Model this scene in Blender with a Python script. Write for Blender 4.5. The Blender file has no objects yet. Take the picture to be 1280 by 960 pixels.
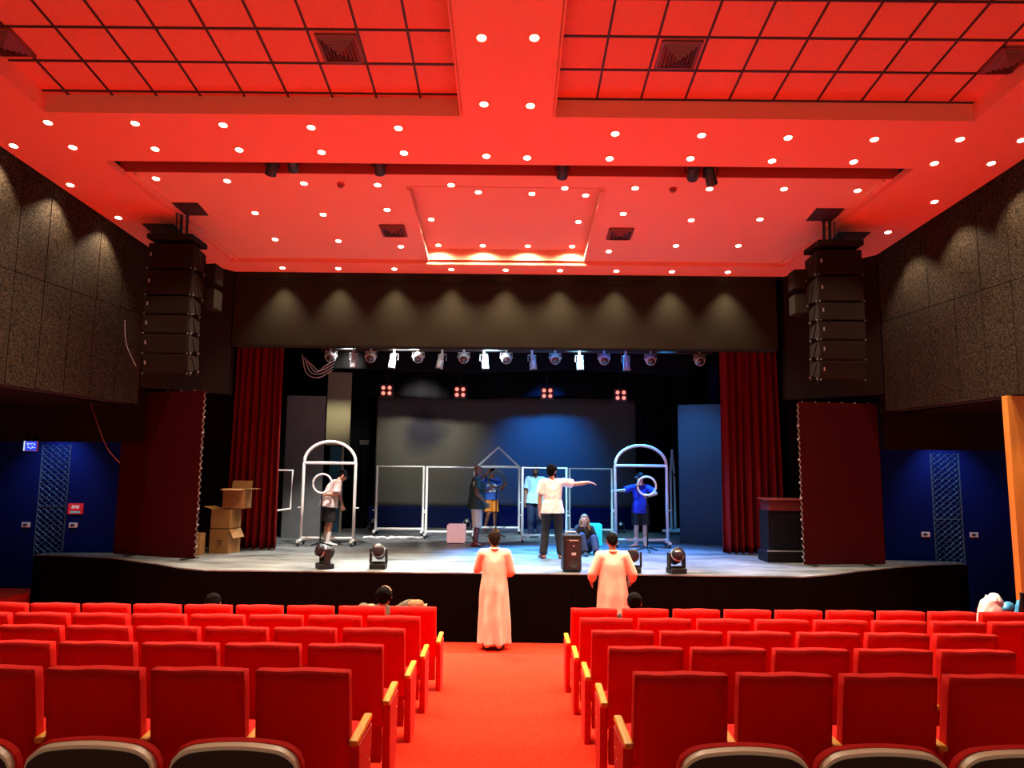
import bpy, bmesh, math, random
from mathutils import Vector, Matrix, noise
random.seed(7)
PI = math.pi
SC = bpy.context.scene
COL = SC.collection
# ------------------------------------------------------------------ camera, world, exposure
PITCH, ROLL, CAM_H, FPX = math.radians(6.97), math.radians(.55), 2.74, 900.0
cam_data = bpy.data.cameras.new('camera')
cam_data.sensor_fit = 'HORIZONTAL'; cam_data.sensor_width = 36.0
cam_data.lens = 36.0 * FPX / 1280.0
cam_data.clip_start = .05; cam_data.clip_end = 200
cam = bpy.data.objects.new('camera', cam_data); COL.objects.link(cam)
CAM_R = Matrix.Rotation(PI / 2 + PITCH, 4, 'X') @ Matrix.Rotation(ROLL, 4, 'Z')
cam.matrix_world = Matrix.Translation((0, 0, CAM_H)) @ CAM_R
SC.camera = cam
SC.view_settings.view_transform = 'Standard'; SC.view_settings.look = 'None'
SC.view_settings.gamma = 1.0; SC.view_settings.use_curve_mapping = False
SC.view_settings.exposure = 0.0
SC.cycles.use_denoising = True
SC.cycles.max_bounces = 8; SC.cycles.diffuse_bounces = 4
SC.cycles.sample_clamp_indirect = 6.0
world = bpy.data.worlds.new('world'); SC.world = world; world.use_nodes = True
WB = world.node_tree.nodes['Background']
_nt = world.node_tree
_tc = _nt.nodes.new('ShaderNodeTexCoord'); _sx = _nt.nodes.new('ShaderNodeSeparateXYZ'); _cr = _nt.nodes.new('ShaderNodeValToRGB')
_mr = _nt.nodes.new('ShaderNodeMapRange'); _mr.inputs[1].default_value = -1; _mr.inputs[2].default_value = 1
_nt.links.new(_tc.outputs['Generated'], _sx.inputs[0]); _nt.links.new(_sx.outputs[2], _mr.inputs[0]); _nt.links.new(_mr.outputs[0], _cr.inputs[0])
_cr.color_ramp.elements[0].position = .44; _cr.color_ramp.elements[0].color = (1.0, .62, .44, 1)  # added ambient, warm and brighter from below, imitating red bounce onto the ceiling
_cr.color_ramp.elements[1].position = .52; _cr.color_ramp.elements[1].color = (.12, .08, .06, 1)
_nt.links.new(_cr.outputs[0], WB.inputs[0]); WB.inputs[1].default_value = .85
SPOT_W = 330.0       # each ceiling downlight
WARM = (1.0, .80, .56)

def light(name, kind, loc, energy, color, parent=None, target=None, size=None, blend=.5, radius=.08, ww=None):
    d = bpy.data.lights.new(name, kind); d.energy = energy; d.color = color
    if kind == 'SPOT':
        d.spot_size = math.radians(size or 60); d.spot_blend = blend; d.shadow_soft_size = radius
    elif kind == 'POINT': d.shadow_soft_size = radius
    elif kind == 'AREA':
        d.shape = 'RECTANGLE'; d.size, d.size_y = size
    o = bpy.data.objects.new(name, d); COL.objects.link(o)
    o.location = loc
    if target is not None:
        v = Vector(target) - (Vector(ww) if ww else Vector(loc))
        o.rotation_euler = v.to_track_quat('-Z', 'Y').to_euler()
    if parent: o.parent = parent
    return o

# ------------------------------------------------------------------ pixel measuring helpers (1280 x 960 frame)
CO = Vector((0, 0, CAM_H)); R3 = CAM_R.to_3x3()
def ray(px, py): return R3 @ Vector(((px - 640) / FPX, (480 - py) / FPX, -1))
def onz(px, py, z): d = ray(px, py); return CO + d * ((z - CAM_H) / d.z)
def ony(px, py, y): d = ray(px, py); return CO + d * (y / d.y)
def ceil_z(y, up=0.0): return 6.70 + .12 * (14.15 - y) + up
def onc(px, py, up=0.0):
    d = ray(px, py); n = Vector((0, .12, 1)); p = Vector((0, 14.15, 6.70 + up))
    return CO + d * ((p - CO).dot(n) / d.dot(n))
STZ = 1.10                                  # stage floor height

# ------------------------------------------------------------------ materials
def lin(h):
    h = h.lstrip('#'); r = []
    for i in (0, 2, 4):
        c = int(h[i:i + 2], 16) / 255
        r.append(c / 12.92 if c <= .04045 else ((c + .055) / 1.055) ** 2.4)
    return tuple(r)
MATS = {}
def mat(name, col, rough=.6, metal=0.0, bump=0.0, bscale=60, vary=0.0, vscale=8, emit=None, estr=1.0, spec=.5, sheen=0.0, col2=None, stretch=None):
    if name in MATS: return MATS[name]
    m = bpy.data.materials.new(name); m.use_nodes = True; nt = m.node_tree
    b = nt.nodes['Principled BSDF']
    c = lin(col) if isinstance(col, str) else col
    b.inputs['Base Color'].default_value = (*c, 1)
    b.inputs['Roughness'].default_value = rough; b.inputs['Metallic'].default_value = metal
    b.inputs['Specular IOR Level'].default_value = spec
    if sheen: b.inputs['Sheen Weight'].default_value = sheen
    if emit is not None:
        e = lin(emit) if isinstance(emit, str) else emit
        b.inputs['Emission Color'].default_value = (*e, 1); b.inputs['Emission Strength'].default_value = estr
    tc = nt.nodes.new('ShaderNodeTexCoord'); src = tc.outputs['Object']
    if stretch:
        mp = nt.nodes.new('ShaderNodeMapping'); mp.inputs['Scale'].default_value = stretch
        nt.links.new(src, mp.inputs[0]); src = mp.outputs[0]
    if vary or col2 is not None:
        n = nt.nodes.new('ShaderNodeTexNoise'); n.inputs['Scale'].default_value = vscale; n.inputs['Detail'].default_value = 5
        nt.links.new(src, n.inputs['Vector'])
        cr = nt.nodes.new('ShaderNodeValToRGB')
        c2 = (lin(col2) if isinstance(col2, str) else col2) if col2 is not None else tuple(x * (1 - vary) for x in c)
        cr.color_ramp.elements[0].position = .38; cr.color_ramp.elements[1].position = .62
        cr.color_ramp.elements[0].color = (*c2, 1); cr.color_ramp.elements[1].color = (*c, 1)
        nt.links.new(n.outputs[0], cr.inputs[0]); nt.links.new(cr.outputs[0], b.inputs['Base Color'])
    if bump:
        n2 = nt.nodes.new('ShaderNodeTexNoise'); n2.inputs['Scale'].default_value = bscale; n2.inputs['Detail'].default_value = 3
        nt.links.new(src, n2.inputs['Vector'])
        bp = nt.nodes.new('ShaderNodeBump'); bp.inputs['Strength'].default_value = bump; bp.inputs['Distance'].default_value = .01
        nt.links.new(n2.outputs[0], bp.inputs['Height']); nt.links.new(bp.outputs[0], b.inputs['Normal'])
    MATS[name] = m
    return m
M = dict(
    ceiling=mat('bounce_reddened_ceiling', (.78, .205, .125), .85, bump=.05, bscale=30),  # pale ceiling, red bounce from seats and carpet put into its colour
    tray=mat('bounce_salmon_ceiling', (.70, .25, .155), .85, bump=.05, bscale=30),  # same ceiling with weaker red bounce put into its colour
    tile=mat('bounce_reddened_tile', (.72, .155, .095), .9, bump=.25, bscale=120, vary=.1, vscale=40),  # tile colour carries the red bounce light too
    gridbar=mat('dark_grid_bar', (.03, .008, .008), .6),
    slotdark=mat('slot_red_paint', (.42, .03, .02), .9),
    vent=mat('vent_dark_red_metal', (.18, .03, .025), .5, bump=.02),
    ventdark=mat('vent_shadow_metal', (.035, .012, .012), .6),
    wall=mat('dark_acoustic_wall', (.034, .023, .013), .95, bump=.9, bscale=45, col2=(.006, .0030, .0018), vscale=34, spec=.1),
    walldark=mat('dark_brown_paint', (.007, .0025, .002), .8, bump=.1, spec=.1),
    header=mat('header_taupe_paint', (.0155, .0125, .0068), .9, bump=.08, bscale=20, spec=.1),
    maroon=mat('maroon_board', (.032, .0010, .0010), .8, bump=.1, bscale=40, spec=.06),
    lacing=mat('pale_lacing_cord', (.32, .28, .25), .8),
    blue=mat('deep_blue_wall_paint', (.0022, .010, .125), .8, bump=.1, bscale=25, spec=.08),
    motif=mat('raised_metal_diamond_panel', (.09, .20, .34), .4, metal=.4),
    carpet=mat('red_carpet', (.72, .030, .012), 1.0, bump=.5, bscale=260, vary=.22, vscale=24, spec=.05),
    seat=mat('red_seat_fabric', (.66, .010, .006), .85, bump=.25, bscale=420, spec=.15),
    seatpanel=mat('red_seat_side_panel', (.62, .010, .007), .6, bump=.05),
    wood=mat('golden_beech_wood', (.86, .42, .035), .35, vary=.35, vscale=5, stretch=(14, 1.5, 6), bump=.05),
    screw=mat('pale_screw_cap', (.8, .5, .4), .4, metal=.6),
    shell=mat('dark_plastic_shell', (.016, .004, .0035), .55, bump=.05, bscale=90),
    edge=mat('beige_trim_strip', (.86, .72, .50), .4),
    seatmetal=mat('dark_seat_metal', (.03, .012, .012), .5, metal=.5),
    black=mat('black_paint', (.012, .011, .012), .6, bump=.05),
    blackmetal=mat('black_metal', (.010, .009, .010), .5, bump=.03, spec=.25),
    brownblack=mat('speaker_brown_black', (.012, .008, .0045), .8, spec=.12, bump=.1, bscale=120),
    grille=mat('speaker_grille_mesh', (.011, .0055, .0035), .8, spec=.10, metal=.1, bump=.6, bscale=260),
    silver=mat('silver_metal', (.55, .55, .55), .35, metal=.8, bump=.02),
    silverpaint=mat('pale_lamp_housing', (.40, .40, .40), .4, metal=.2, bump=.05),
    backdrop=mat('black_stage_cloth', (.004, .004, .006), .95, bump=.2, bscale=12, spec=.05),
    navycloth=mat('navy_stage_cloth', (.006, .010, .050), .95, bump=.2, bscale=12, spec=.05),
    apron=mat('matt_black_apron_cloth', (.0022, .0008, .0007), .95, spec=.03),
    flat=mat('grey_stage_flat', (.14, .145, .145), .85, bump=.1, bscale=18, vary=.15, vscale=3),
    flatbeige=mat('beige_stage_wall', (.26, .24, .16), .85, bump=.1, bscale=18),
    flatblue=mat('blue_grey_stage_flat', (.035, .075, .12), .85, bump=.1, bscale=18),
    teal=mat('teal_stage_door_paint', (.015, .085, .14), .7),
    curtain=mat('crimson_velvet', (.15, .0025, .0025), .9, bump=.2, bscale=150, spec=.1),
    pipe=mat('white_pvc_pipe', (.86, .85, .80), .4),
    cardboard=mat('brown_cardboard', (.30, .145, .040), .8, bump=.1, bscale=60, vary=.12, vscale=10),
    cardin=mat('cardboard_inside', (.42, .20, .055), .85, bump=.1),
    ink=mat('dark_print_ink', (.06, .035, .02), .8),
    tape=mat('shiny_packing_tape', (.60, .38, .16), .3),
    rubber=mat('black_rubber', (.012, .012, .012), .7),
    pinkcube=mat('pink_glowing_acrylic', (.95, .62, .62), .4, emit=(1, .55, .55), estr=.45),
    tealcube=mat('turquoise_glowing_acrylic', (.05, .70, .66), .4, emit=(.01, .85, .78), estr=.55),
    robe=mat('off_white_robe_cotton', (.62, .48, .37), .85, bump=.15, bscale=300),
    white=mat('white_cotton', (.82, .80, .76), .85, bump=.1, bscale=200),
    offwhite=mat('cream_shirt_cotton', (.78, .72, .66), .85, bump=.15, bscale=200),
    lightblue=mat('pale_blue_cotton', (.52, .78, .90), .85, bump=.1, bscale=200),
    royal=mat('royal_blue_cotton', (.015, .03, .42), .85, bump=.1, bscale=200),
    navy=mat('navy_cotton', (.014, .020, .055), .85, bump=.1, bscale=200),
    blackcloth=mat('black_cotton', (.010, .009, .012), .9, bump=.1, bscale=200),
    green=mat('dark_green_jersey', (.006, .026, .020), .7, bump=.1, bscale=200),
    gold=mat('pale_gold_jersey_panel', (.62, .52, .22), .7),
    printed=mat('printed_white_cotton', (.80, .78, .74), .85, col2=(.50, .26, .22), vscale=3.2, bump=.1),
    cream=mat('cream_trouser_cloth', (.66, .57, .42), .85, bump=.1, bscale=200),
    boot=mat('red_brown_leather', (.17, .030, .018), .5, bump=.1),
    orange=mat('orange_shorts_cloth', (.88, .27, .02), .8, bump=.1, bscale=200),
    jersey=mat('blue_jersey_cloth', (.03, .12, .50), .7, bump=.1, bscale=200),
    khaki=mat('beige_shirt_cotton', (.10, .08, .05), .85, bump=.15, bscale=200),
    stripe=mat('brown_striped_sleeve_cloth', (.30, .15, .05), .85, col2=(.16, .08, .03), vscale=3, stretch=(14, 2, 14), bump=.1),
    skin=mat('tan_skin', (.52, .25, .14), .55, bump=.03),
    skindark=mat('dark_brown_skin', (.15, .060, .035), .5, bump=.03),
    skinred=mat('brown_skin', (.30, .115, .065), .55, bump=.03),
    skinlight=mat('fair_skin', (.72, .46, .33), .55, bump=.03),
    hair=mat('black_hair', (.0035, .0025, .0025), .9, bump=.3, bscale=90, spec=.08),
    hairbrown=mat('brown_hair', (.010, .0045, .003), .9, bump=.3, bscale=90, spec=.08),
    hairblond=mat('light_brown_hair', (.26, .14, .06), .5, bump=.6, bscale=60),
    eye=mat('dark_eye', (.015, .010, .010), .2),
    lip=mat('lip_skin', (.30, .09, .07), .5),
    lamp=mat('lit_downlight_lens', (1, .95, .85), .3, emit=(1, .86, .62), estr=16),
    ember=mat('warm_blinder_lamp', (.8, .5, .4), .3, emit=(1, .40, .30), estr=.9),
    emberring=mat('dark_red_blinder_rim', (.25, .02, .015), .5, emit=(.5, .01, .01), estr=.18),
    lens=mat('dark_glass_lens', (.02, .015, .02), .08),
    exitblue=mat('lit_blue_sign', (.02, .08, .8), .3, emit=(.01, .06, 1), estr=.9),
    exitwhite=mat('lit_white_sign_mark', (.6, .8, 1), .3, emit=(.45, .75, 1), estr=1.0),
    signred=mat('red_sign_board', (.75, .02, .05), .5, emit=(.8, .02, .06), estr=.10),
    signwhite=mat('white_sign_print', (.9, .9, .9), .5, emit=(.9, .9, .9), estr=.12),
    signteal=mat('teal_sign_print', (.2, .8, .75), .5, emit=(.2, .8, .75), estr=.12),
    plate=mat('pale_switch_plate', (.70, .90, .98), .35),
    plastic=mat('white_plastic_wrap', (.86, .86, .84), .3, bump=.6, bscale=12),
    plasticblue=mat('blue_printed_wrap', (.06, .36, .72), .3, bump=.4, bscale=12),
    bottle=mat('dark_bottle_glass', (.012, .008, .008), .2),
    pillar=mat('orange_brown_wood_panel', (.62, .25, .035), .5, vary=.2, vscale=3, stretch=(3, 3, .4)),
    podium=mat('dark_polished_wood', (.004, .0025, .0045), .6, bump=.03, spec=.15),
    podiumred=mat('red_wood_panel', (.085, .004, .003), .55),
)
def stage_floor_mat():
    m = bpy.data.materials.new('scuffed_grey_stage_boards'); m.use_nodes = True; nt = m.node_tree; b = nt.nodes['Principled BSDF']
    tc = nt.nodes.new('ShaderNodeTexCoord')
    def nz(scale, st):
        mp = nt.nodes.new('ShaderNodeMapping'); mp.inputs['Scale'].default_value = st
        nt.links.new(tc.outputs['Object'], mp.inputs[0])
        n = nt.nodes.new('ShaderNodeTexNoise'); n.inputs['Scale'].default_value = scale; n.inputs['Detail'].default_value = 8; n.inputs['Roughness'].default_value = .65
        nt.links.new(mp.outputs[0], n.inputs['Vector']); return n
    n1 = nz(1.1, (1, 2.2, 1)); n2 = nz(5, (.5, 6, 1))
    r1 = nt.nodes.new('ShaderNodeValToRGB'); r1.color_ramp.elements[0].color = (.075, .08, .08, 1); r1.color_ramp.elements[1].color = (.27, .285, .29, 1)
    r1.color_ramp.elements[0].position = .35; r1.color_ramp.elements[1].position = .66
    r2 = nt.nodes.new('ShaderNodeValToRGB'); r2.color_ramp.elements[0].color = (.55, .55, .55, 1); r2.color_ramp.elements[1].color = (1, 1, 1, 1)
    r2.color_ramp.elements[0].position = .36; r2.color_ramp.elements[1].position = .55
    mx = nt.nodes.new('ShaderNodeMixRGB'); mx.blend_type = 'MULTIPLY'; mx.inputs[0].default_value = 1
    nt.links.new(n1.outputs[0], r1.inputs[0]); nt.links.new(n2.outputs[0], r2.inputs[0])
    nt.links.new(r1.outputs[0], mx.inputs[1]); nt.links.new(r2.outputs[0], mx.inputs[2]); nt.links.new(mx.outputs[0], b.inputs['Base Color'])
    b.inputs['Roughness'].default_value = .38
    return m
M['stagefloor'] = stage_floor_mat()
def screen_mat():
    m = bpy.data.materials.new('grey_projection_cloth'); m.use_nodes = True; nt = m.node_tree; b = nt.nodes['Principled BSDF']
    b.inputs['Roughness'].default_value = .9
    tc = nt.nodes.new('ShaderNodeTexCoord')
    # a dark blotch staining the upper left of the cloth
    mp = nt.nodes.new('ShaderNodeMapping'); mp.inputs['Location'].default_value = (2.96 / 1.05, 0, -2.28 / .95); mp.inputs['Scale'].default_value = (1 / 1.05, 0, 1 / .95)
    nt.links.new(tc.outputs['Object'], mp.inputs[0])
    n = nt.nodes.new('ShaderNodeTexNoise'); n.inputs['Scale'].default_value = 1.6
    nt.links.new(tc.outputs['Object'], n.inputs['Vector'])
    ad = nt.nodes.new('ShaderNodeMixRGB'); ad.blend_type = 'ADD'; ad.inputs[0].default_value = .5
    nt.links.new(mp.outputs[0], ad.inputs[1])
    sb = nt.nodes.new('ShaderNodeVectorMath'); sb.operation = 'SUBTRACT'; sb.inputs[1].default_value = (.5, .5, .5)
    nt.links.new(n.outputs['Color'], sb.inputs[0]); nt.links.new(sb.outputs[0], ad.inputs[2])
    ln = nt.nodes.new('ShaderNodeVectorMath'); ln.operation = 'LENGTH'; nt.links.new(ad.outputs[0], ln.inputs[0])
    cr = nt.nodes.new('ShaderNodeValToRGB'); cr.color_ramp.interpolation = 'EASE'
    cr.color_ramp.elements[0].position = .25; cr.color_ramp.elements[0].color = (.014, .014, .030, 1)
    cr.color_ramp.elements[1].position = 1.0; cr.color_ramp.elements[1].color = (.078, .078, .072, 1)
    nt.links.new(ln.outputs['Value'], cr.inputs[0]); nt.links.new(cr.outputs[0], b.inputs['Base Color'])
    return m
M['screen'] = screen_mat()

# ------------------------------------------------------------------ mesh helpers
_u = bmesh.new(); bmesh.ops.create_icosphere(_u, subdivisions=2, radius=1.0)
UNIT = [tuple(v.co) for v in _u.verts]; _u.free()
class MB:
    def __init__(s): s.bm = bmesh.new()
    def box(s, c, size, rot=None, bevel=0.0, seg=2):
        r = bmesh.ops.create_cube(s.bm, size=1.0)
        T = Matrix.Translation(c) @ (rot.to_4x4() if rot else Matrix.Identity(4)) @ Matrix.Diagonal((*size, 1))
        bmesh.ops.transform(s.bm, matrix=T, verts=r['verts'])
        if bevel:
            es = list({e for v in r['verts'] for e in v.link_edges})
            bmesh.ops.bevel(s.bm, geom=es, offset=bevel, segments=seg, profile=.5, affect='EDGES')
        return s
    def tube(s, pts, r, n=10, closed=False):
        pts = [Vector(p) for p in pts]; rings = []; k = len(pts)
        for i, p in enumerate(pts):
            a = pts[(i - 1) % k] if (closed or i) else p
            b = pts[(i + 1) % k] if (closed or i < k - 1) else p
            t = (b - a).normalized()
            u = t.cross(Vector((0, 0, 1)))
            if u.length < .05: u = t.cross(Vector((0, 1, 0)))
            u.normalize(); w = u.cross(t)
            rr = r[i] if isinstance(r, (list, tuple)) else r
            rings.append([s.bm.verts.new(p + (u * math.cos(2 * PI * j / n) + w * math.sin(2 * PI * j / n)) * rr) for j in range(n)])
        for i in range(k if closed else k - 1):
            A, B = rings[i], rings[(i + 1) % k]
            for j in range(n):
                try: s.bm.faces.new((A[j], A[(j + 1) % n], B[(j + 1) % n], B[j]))
                except ValueError: pass
        if not closed:
            s.bm.faces.new(rings[0][::-1]); s.bm.faces.new(rings[-1])
        return s
    def lathe(s, prof, n=20, M4=None):
        rings = []
        M4 = M4 or Matrix.Identity(4)
        for r, z in prof:
            rings.append([s.bm.verts.new(M4 @ Vector((r * math.cos(2 * PI * j / n), r * math.sin(2 * PI * j / n), z))) for j in range(n)])
        for A, B in zip(rings, rings[1:]):
            for j in range(n): s.bm.faces.new((A[j], A[(j + 1) % n], B[(j + 1) % n], B[j]))
        s.bm.faces.new(rings[0][::-1]); s.bm.faces.new(rings[-1])
        return s
    def prism(s, poly, lo, hi, M4=None):
        """poly in (x, y), extruded from z = lo to hi, then M4"""
        M4 = M4 or Matrix.Identity(4)
        A = [s.bm.verts.new(M4 @ Vector((x, y, lo))) for x, y in poly]
        B = [s.bm.verts.new(M4 @ Vector((x, y, hi))) for x, y in poly]
        s.bm.faces.new(A[::-1]); s.bm.faces.new(B)
        for i in range(len(A)): s.bm.faces.new((A[i], A[(i + 1) % len(A)], B[(i + 1) % len(A)], B[i]))
        return s
    def quad(s, *p):
        s.bm.faces.new([s.bm.verts.new(q) for q in p]); return s
    def hull(s, blobs):
        vs = []
        for b in blobs:
            if b[0] == 'disc':
                _, c, nrm, ra, rb = b
                nrm = Vector(nrm).normalized()
                u = Vector((1, 0, 0)) - nrm * nrm.x
                if u.length < .1: u = Vector((0, 1, 0)) - nrm * nrm.y
                u.normalize(); w = nrm.cross(u)
                for j in range(18):
                    vs.append(s.bm.verts.new(Vector(c) + u * ra * math.cos(2 * PI * j / 18) + w * rb * math.sin(2 * PI * j / 18)))
            else:
                c, r = b
                if isinstance(r, (int, float)): r = (r, r, r)
                for q in UNIT: vs.append(s.bm.verts.new((c[0] + q[0] * r[0], c[1] + q[1] * r[1], c[2] + q[2] * r[2])))
        r = bmesh.ops.convex_hull(s.bm, input=vs)
        dead = [v for v in r['geom_interior'] if isinstance(v, bmesh.types.BMVert)] + [v for v in r['geom_unused'] if isinstance(v, bmesh.types.BMVert)]
        bmesh.ops.delete(s.bm, geom=list(set(dead)), context='VERTS')
        return s
    def move(s, v): bmesh.ops.translate(s.bm, vec=v, verts=s.bm.verts); return s
    def mesh(s, name, m=None, smooth=False, fix=True):
        if fix: bmesh.ops.recalc_face_normals(s.bm, faces=s.bm.faces)
        me = bpy.data.meshes.new(name); s.bm.to_mesh(me); s.bm.free()
        if m is not None: me.materials.append(m)
        if smooth:
            for p in me.polygons: p.use_smooth = True
        return me
    def build(s, name, m, parent=None, smooth=False, loc=None):
        return put(name, s.mesh(name, m, smooth), parent, loc)
def put(name, me, parent=None, loc=None):
    o = bpy.data.objects.new(name, me); COL.objects.link(o)
    if parent is not None: o.parent = parent
    if loc is not None: o.location = loc
    return o
def tag(o, label, cat, group=None):
    o['label'] = label; o['category'] = cat
    if group: o['group'] = group
    return o
def thing(name, label, cat, loc=(0, 0, 0), rotz=0.0, group=None):
    o = bpy.data.objects.new(name, None); COL.objects.link(o); o.empty_display_size = .1
    o.location = loc; o.rotation_euler = (0, 0, rotz)
    return tag(o, label, cat, group)
def struct(name, mb, m, smooth=False, loc=None):
    o = mb.build(name, m, None, smooth, loc); o['kind'] = 'structure'; return o
def dup(root, loc=None, rotz=None, label=None):
    r = root.copy(); COL.objects.link(r)
    if loc is not None: r.location = loc
    if rotz is not None: r.rotation_euler = (0, 0, rotz)
    if label: r['label'] = label
    for ch in list(root.children):
        c = ch.copy(); COL.objects.link(c); c.parent = r
        for g in list(ch.children):
            d = g.copy(); COL.objects.link(d); d.parent = c
    return r
ORD = ['first', 'second', 'third', 'fourth', 'fifth', 'sixth', 'seventh', 'eighth', 'ninth', 'tenth', 'eleventh', 'twelfth', 'thirteenth', 'fourteenth', 'fifteenth']

# ------------------------------------------------------------------ room: ceiling
def wall_x(y): return 7.25 - .138 * (y - 9.7)            # half width of the hall at depth y
def cp(x, y, up=0.0): return (x, y, ceil_z(y, up))
def cstrip(mb, y0, y1, l0, l1, r0, r1, up=0.0, t=.03):
    """piece of ceiling between depths y0, y1 with left/right edges at each"""
    lo = [cp(l0, y0, up), cp(r0, y0, up), cp(r1, y1, up), cp(l1, y1, up)]
    hi = [(a, b, c + t) for a, b, c in lo]
    A = [mb.bm.verts.new(p) for p in lo]; B = [mb.bm.verts.new(p) for p in hi]
    mb.bm.faces.new(A); mb.bm.faces.new(B[::-1])
    for i in range(4): mb.bm.faces.new((A[i], B[i], B[(i + 1) % 4], A[(i + 1) % 4]))
def criser(mb, a, b, up0, up1):
    """vertical ceiling riser from plan point a to b between offsets up0 and up1"""
    t = Vector((b[0] - a[0], b[1] - a[1], 0)).normalized(); n = Vector((-t.y, t.x, 0)) * .02
    P = [Vector(cp(*a, up0)), Vector(cp(*b, up0)), Vector(cp(*b, up1)), Vector(cp(*a, up1))]
    A = [mb.bm.verts.new(p - n) for p in P]; B = [mb.bm.verts.new(p + n) for p in P]
    mb.bm.faces.new(A); mb.bm.faces.new(B[::-1])
    for i in range(4): mb.bm.faces.new((A[i], A[(i + 1) % 4], B[(i + 1) % 4], B[i]))
YB, YG, YS, YT, YR, YH = 5.6, 8.90, 10.03, 10.50, 13.68, 14.15
GL, GR, GLo, GRo = -.69, .51, -6.13, 6.00
c = MB()
cstrip(c, YB, YG, -wall_x(YB), -wall_x(YG), GLo - .25, GLo)
cstrip(c, YB, YG, GL, GL, GR, GR)
cstrip(c, YB, YG, GRo + .25, GRo, wall_x(YB), wall_x(YG))
cstrip(c, YG, YS, -wall_x(YG), -wall_x(YS), wall_x(YG), wall_x(YS))
TL0, TL1, TR0, TR1 = -6.0, -5.52, 5.86, 5.33
cstrip(c, YS, YR, -wall_x(YS), -wall_x(YR), TL0, TL1)
cstrip(c, YS, YR, TR0, TR1, wall_x(YS), wall_x(YR))
cstrip(c, YR, YH, -wall_x(YR), -wall_x(YH), wall_x(YR), wall_x(YH))
for a, b in (((GLo - .25, YB), (GLo, YG)), ((GLo, YG), (GL, YG)), ((GL, YG), (GL, YB)), ((GR, YB), (GR, YG)), ((GR, YG), (GRo, YG)), ((GRo, YG), (GRo + .25, YB))):
    criser(c, a, b, 0, .27)
for a, b in (((TL0, YS), (TL1, YR)), ((TR0, YS), (TR1, YR)), ((TL1, YR), (TR1, YR))):
    criser(c, a, b, 0, .10)
criser(c, (TL0, YS), (TR0, YS), 0, .7)
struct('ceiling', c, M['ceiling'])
# raised front tray with its deeper central coffer
CL, CR, CF, CN = -1.69, 1.42, 13.64, 10.86
t = MB(); UP, UC = .08, .28
def tx(y, s): return (TL0 + (TL1 - TL0) * (y - YS) / (YR - YS)) if s < 0 else (TR0 + (TR1 - TR0) * (y - YS) / (YR - YS))
cstrip(t, YT, CN, tx(YT, -1), tx(CN, -1), tx(YT, 1), tx(CN, 1), UP)
cstrip(t, CN, YR, tx(CN, -1), tx(YR, -1), CL, CL, UP)
cstrip(t, CN, YR, CR, CR, tx(CN, 1), tx(YR, 1), UP)
cstrip(t, CN, CF, CL, CL, CR, CR, UC)
cstrip(t, CF - .01, YR, CL, CL, CR, CR, UP - .10)
for a, b in (((CL, CN), (CL, YR)), ((CR, CN), (CR, YR)), ((CL, CF), (CR, CF)), ((CL, CN), (CR, CN))): criser(t, a, b, UP - .01, UC + .02)
for x in (CL + .03, CR - .03): criser(t, (x, CN + .02), (x, CF), UP - .05, UP + .03)      # raised lip along the coffer
for s_ in (-1, 1):                                                                     # stepped cove along the tray sides
    criser(t, (tx(YT, s_) - s_ * .16, YT), (tx(YR, s_) - s_ * .13, YR), .04, .09)
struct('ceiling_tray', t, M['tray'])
s = MB(); criser(s, (TL0, YT), (TR0, YT), UP, .7); cstrip(s, YS - .05, YT + .05, TL0, TL0, TR0, TR0, .66)
struct('ceiling_slot', s, M['slotdark'])
# gridded tiles in the two rear recesses
def grid(nm, l, r, cols, rows):
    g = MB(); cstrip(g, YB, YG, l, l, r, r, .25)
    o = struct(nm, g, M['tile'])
    b = MB()
    for x in cols:
        p = Vector(cp(x, (YB + YG) / 2, .245)); b.box(p, (.026, YG - YB, .018), Matrix.Rotation(-math.atan(.12), 3, 'X'))
    for y in rows: b.box(cp((l + r) / 2, y, .245), (r - l, .028, .018))
    q = b.build('grid_bars', M['gridbar'], o)
grid('ceiling_tiles_left', GLo - .25, GL, [-1.231 - .5743 * i for i in range(0, 9)], [8.80 - .5735 * i for i in range(0, 6)])
grid('ceiling_tiles_right', GR, GRo + .25, [1.07 + .574 * i for i in range(0, 9)], [8.87 - .5735 * i for i in range(0, 6)])

# ------------------------------------------------------------------ room: side walls, alcoves
BZ = 3.90
def side_wall(nm, s):
    w = MB()
    ys = [1.0, 1.75, 2.5, 3.25, 4.0, 4.75, 5.5, 6.25, 7.0, 7.65, 8.3, 8.95, 9.6, 10.15, 10.7, 11.25, 11.8, 12.4, 13.05]
    for y0, y1 in zip(ys, ys[1:]):
        z0 = BZ if y0 > 9.5 else 0.0
        cuts = [z0, 5.55, ceil_z(y0) + .1]
        if z0 == 0: cuts = [0, 2.7, 5.55, ceil_z(y0) + .1]
        for k, (za, zb) in enumerate(zip(cuts, cuts[1:])):
            a, b = Vector((s * wall_x(y0), y0 + .009, 0)), Vector((s * wall_x(y1), y1 - .009, 0))
            mid = (a + b) / 2; L = (b - a).length; ang = math.atan2(b.y - a.y, b.x - a.x)
            n = Vector((s, 0, 0)) * .06
            w.box(Vector((mid.x, mid.y, (za + zb) / 2)) + n, (L, .10, zb - za - .012), Matrix.Rotation(ang, 3, 'Z'))
    o = struct(nm, w, M['wall'])
    bk = MB(); a, b = Vector((s * (wall_x(1) + .2), 1, 0)), Vector((s * (wall_x(13.05) + .2), 13.05, 0))
    for (ya, yb, z0) in ((1, 9.6, 0), (9.6, 13.3, BZ)):
        xa, xb = wall_x(ya) + .14, wall_x(yb) + .14
        bk.prism([(s * xa, ya), (s * xb, yb), (s * (xb + .15), yb), (s * (xa + .15), ya)], z0, 8.6)
    struct(nm + '_backing', bk, M['black'])
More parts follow.
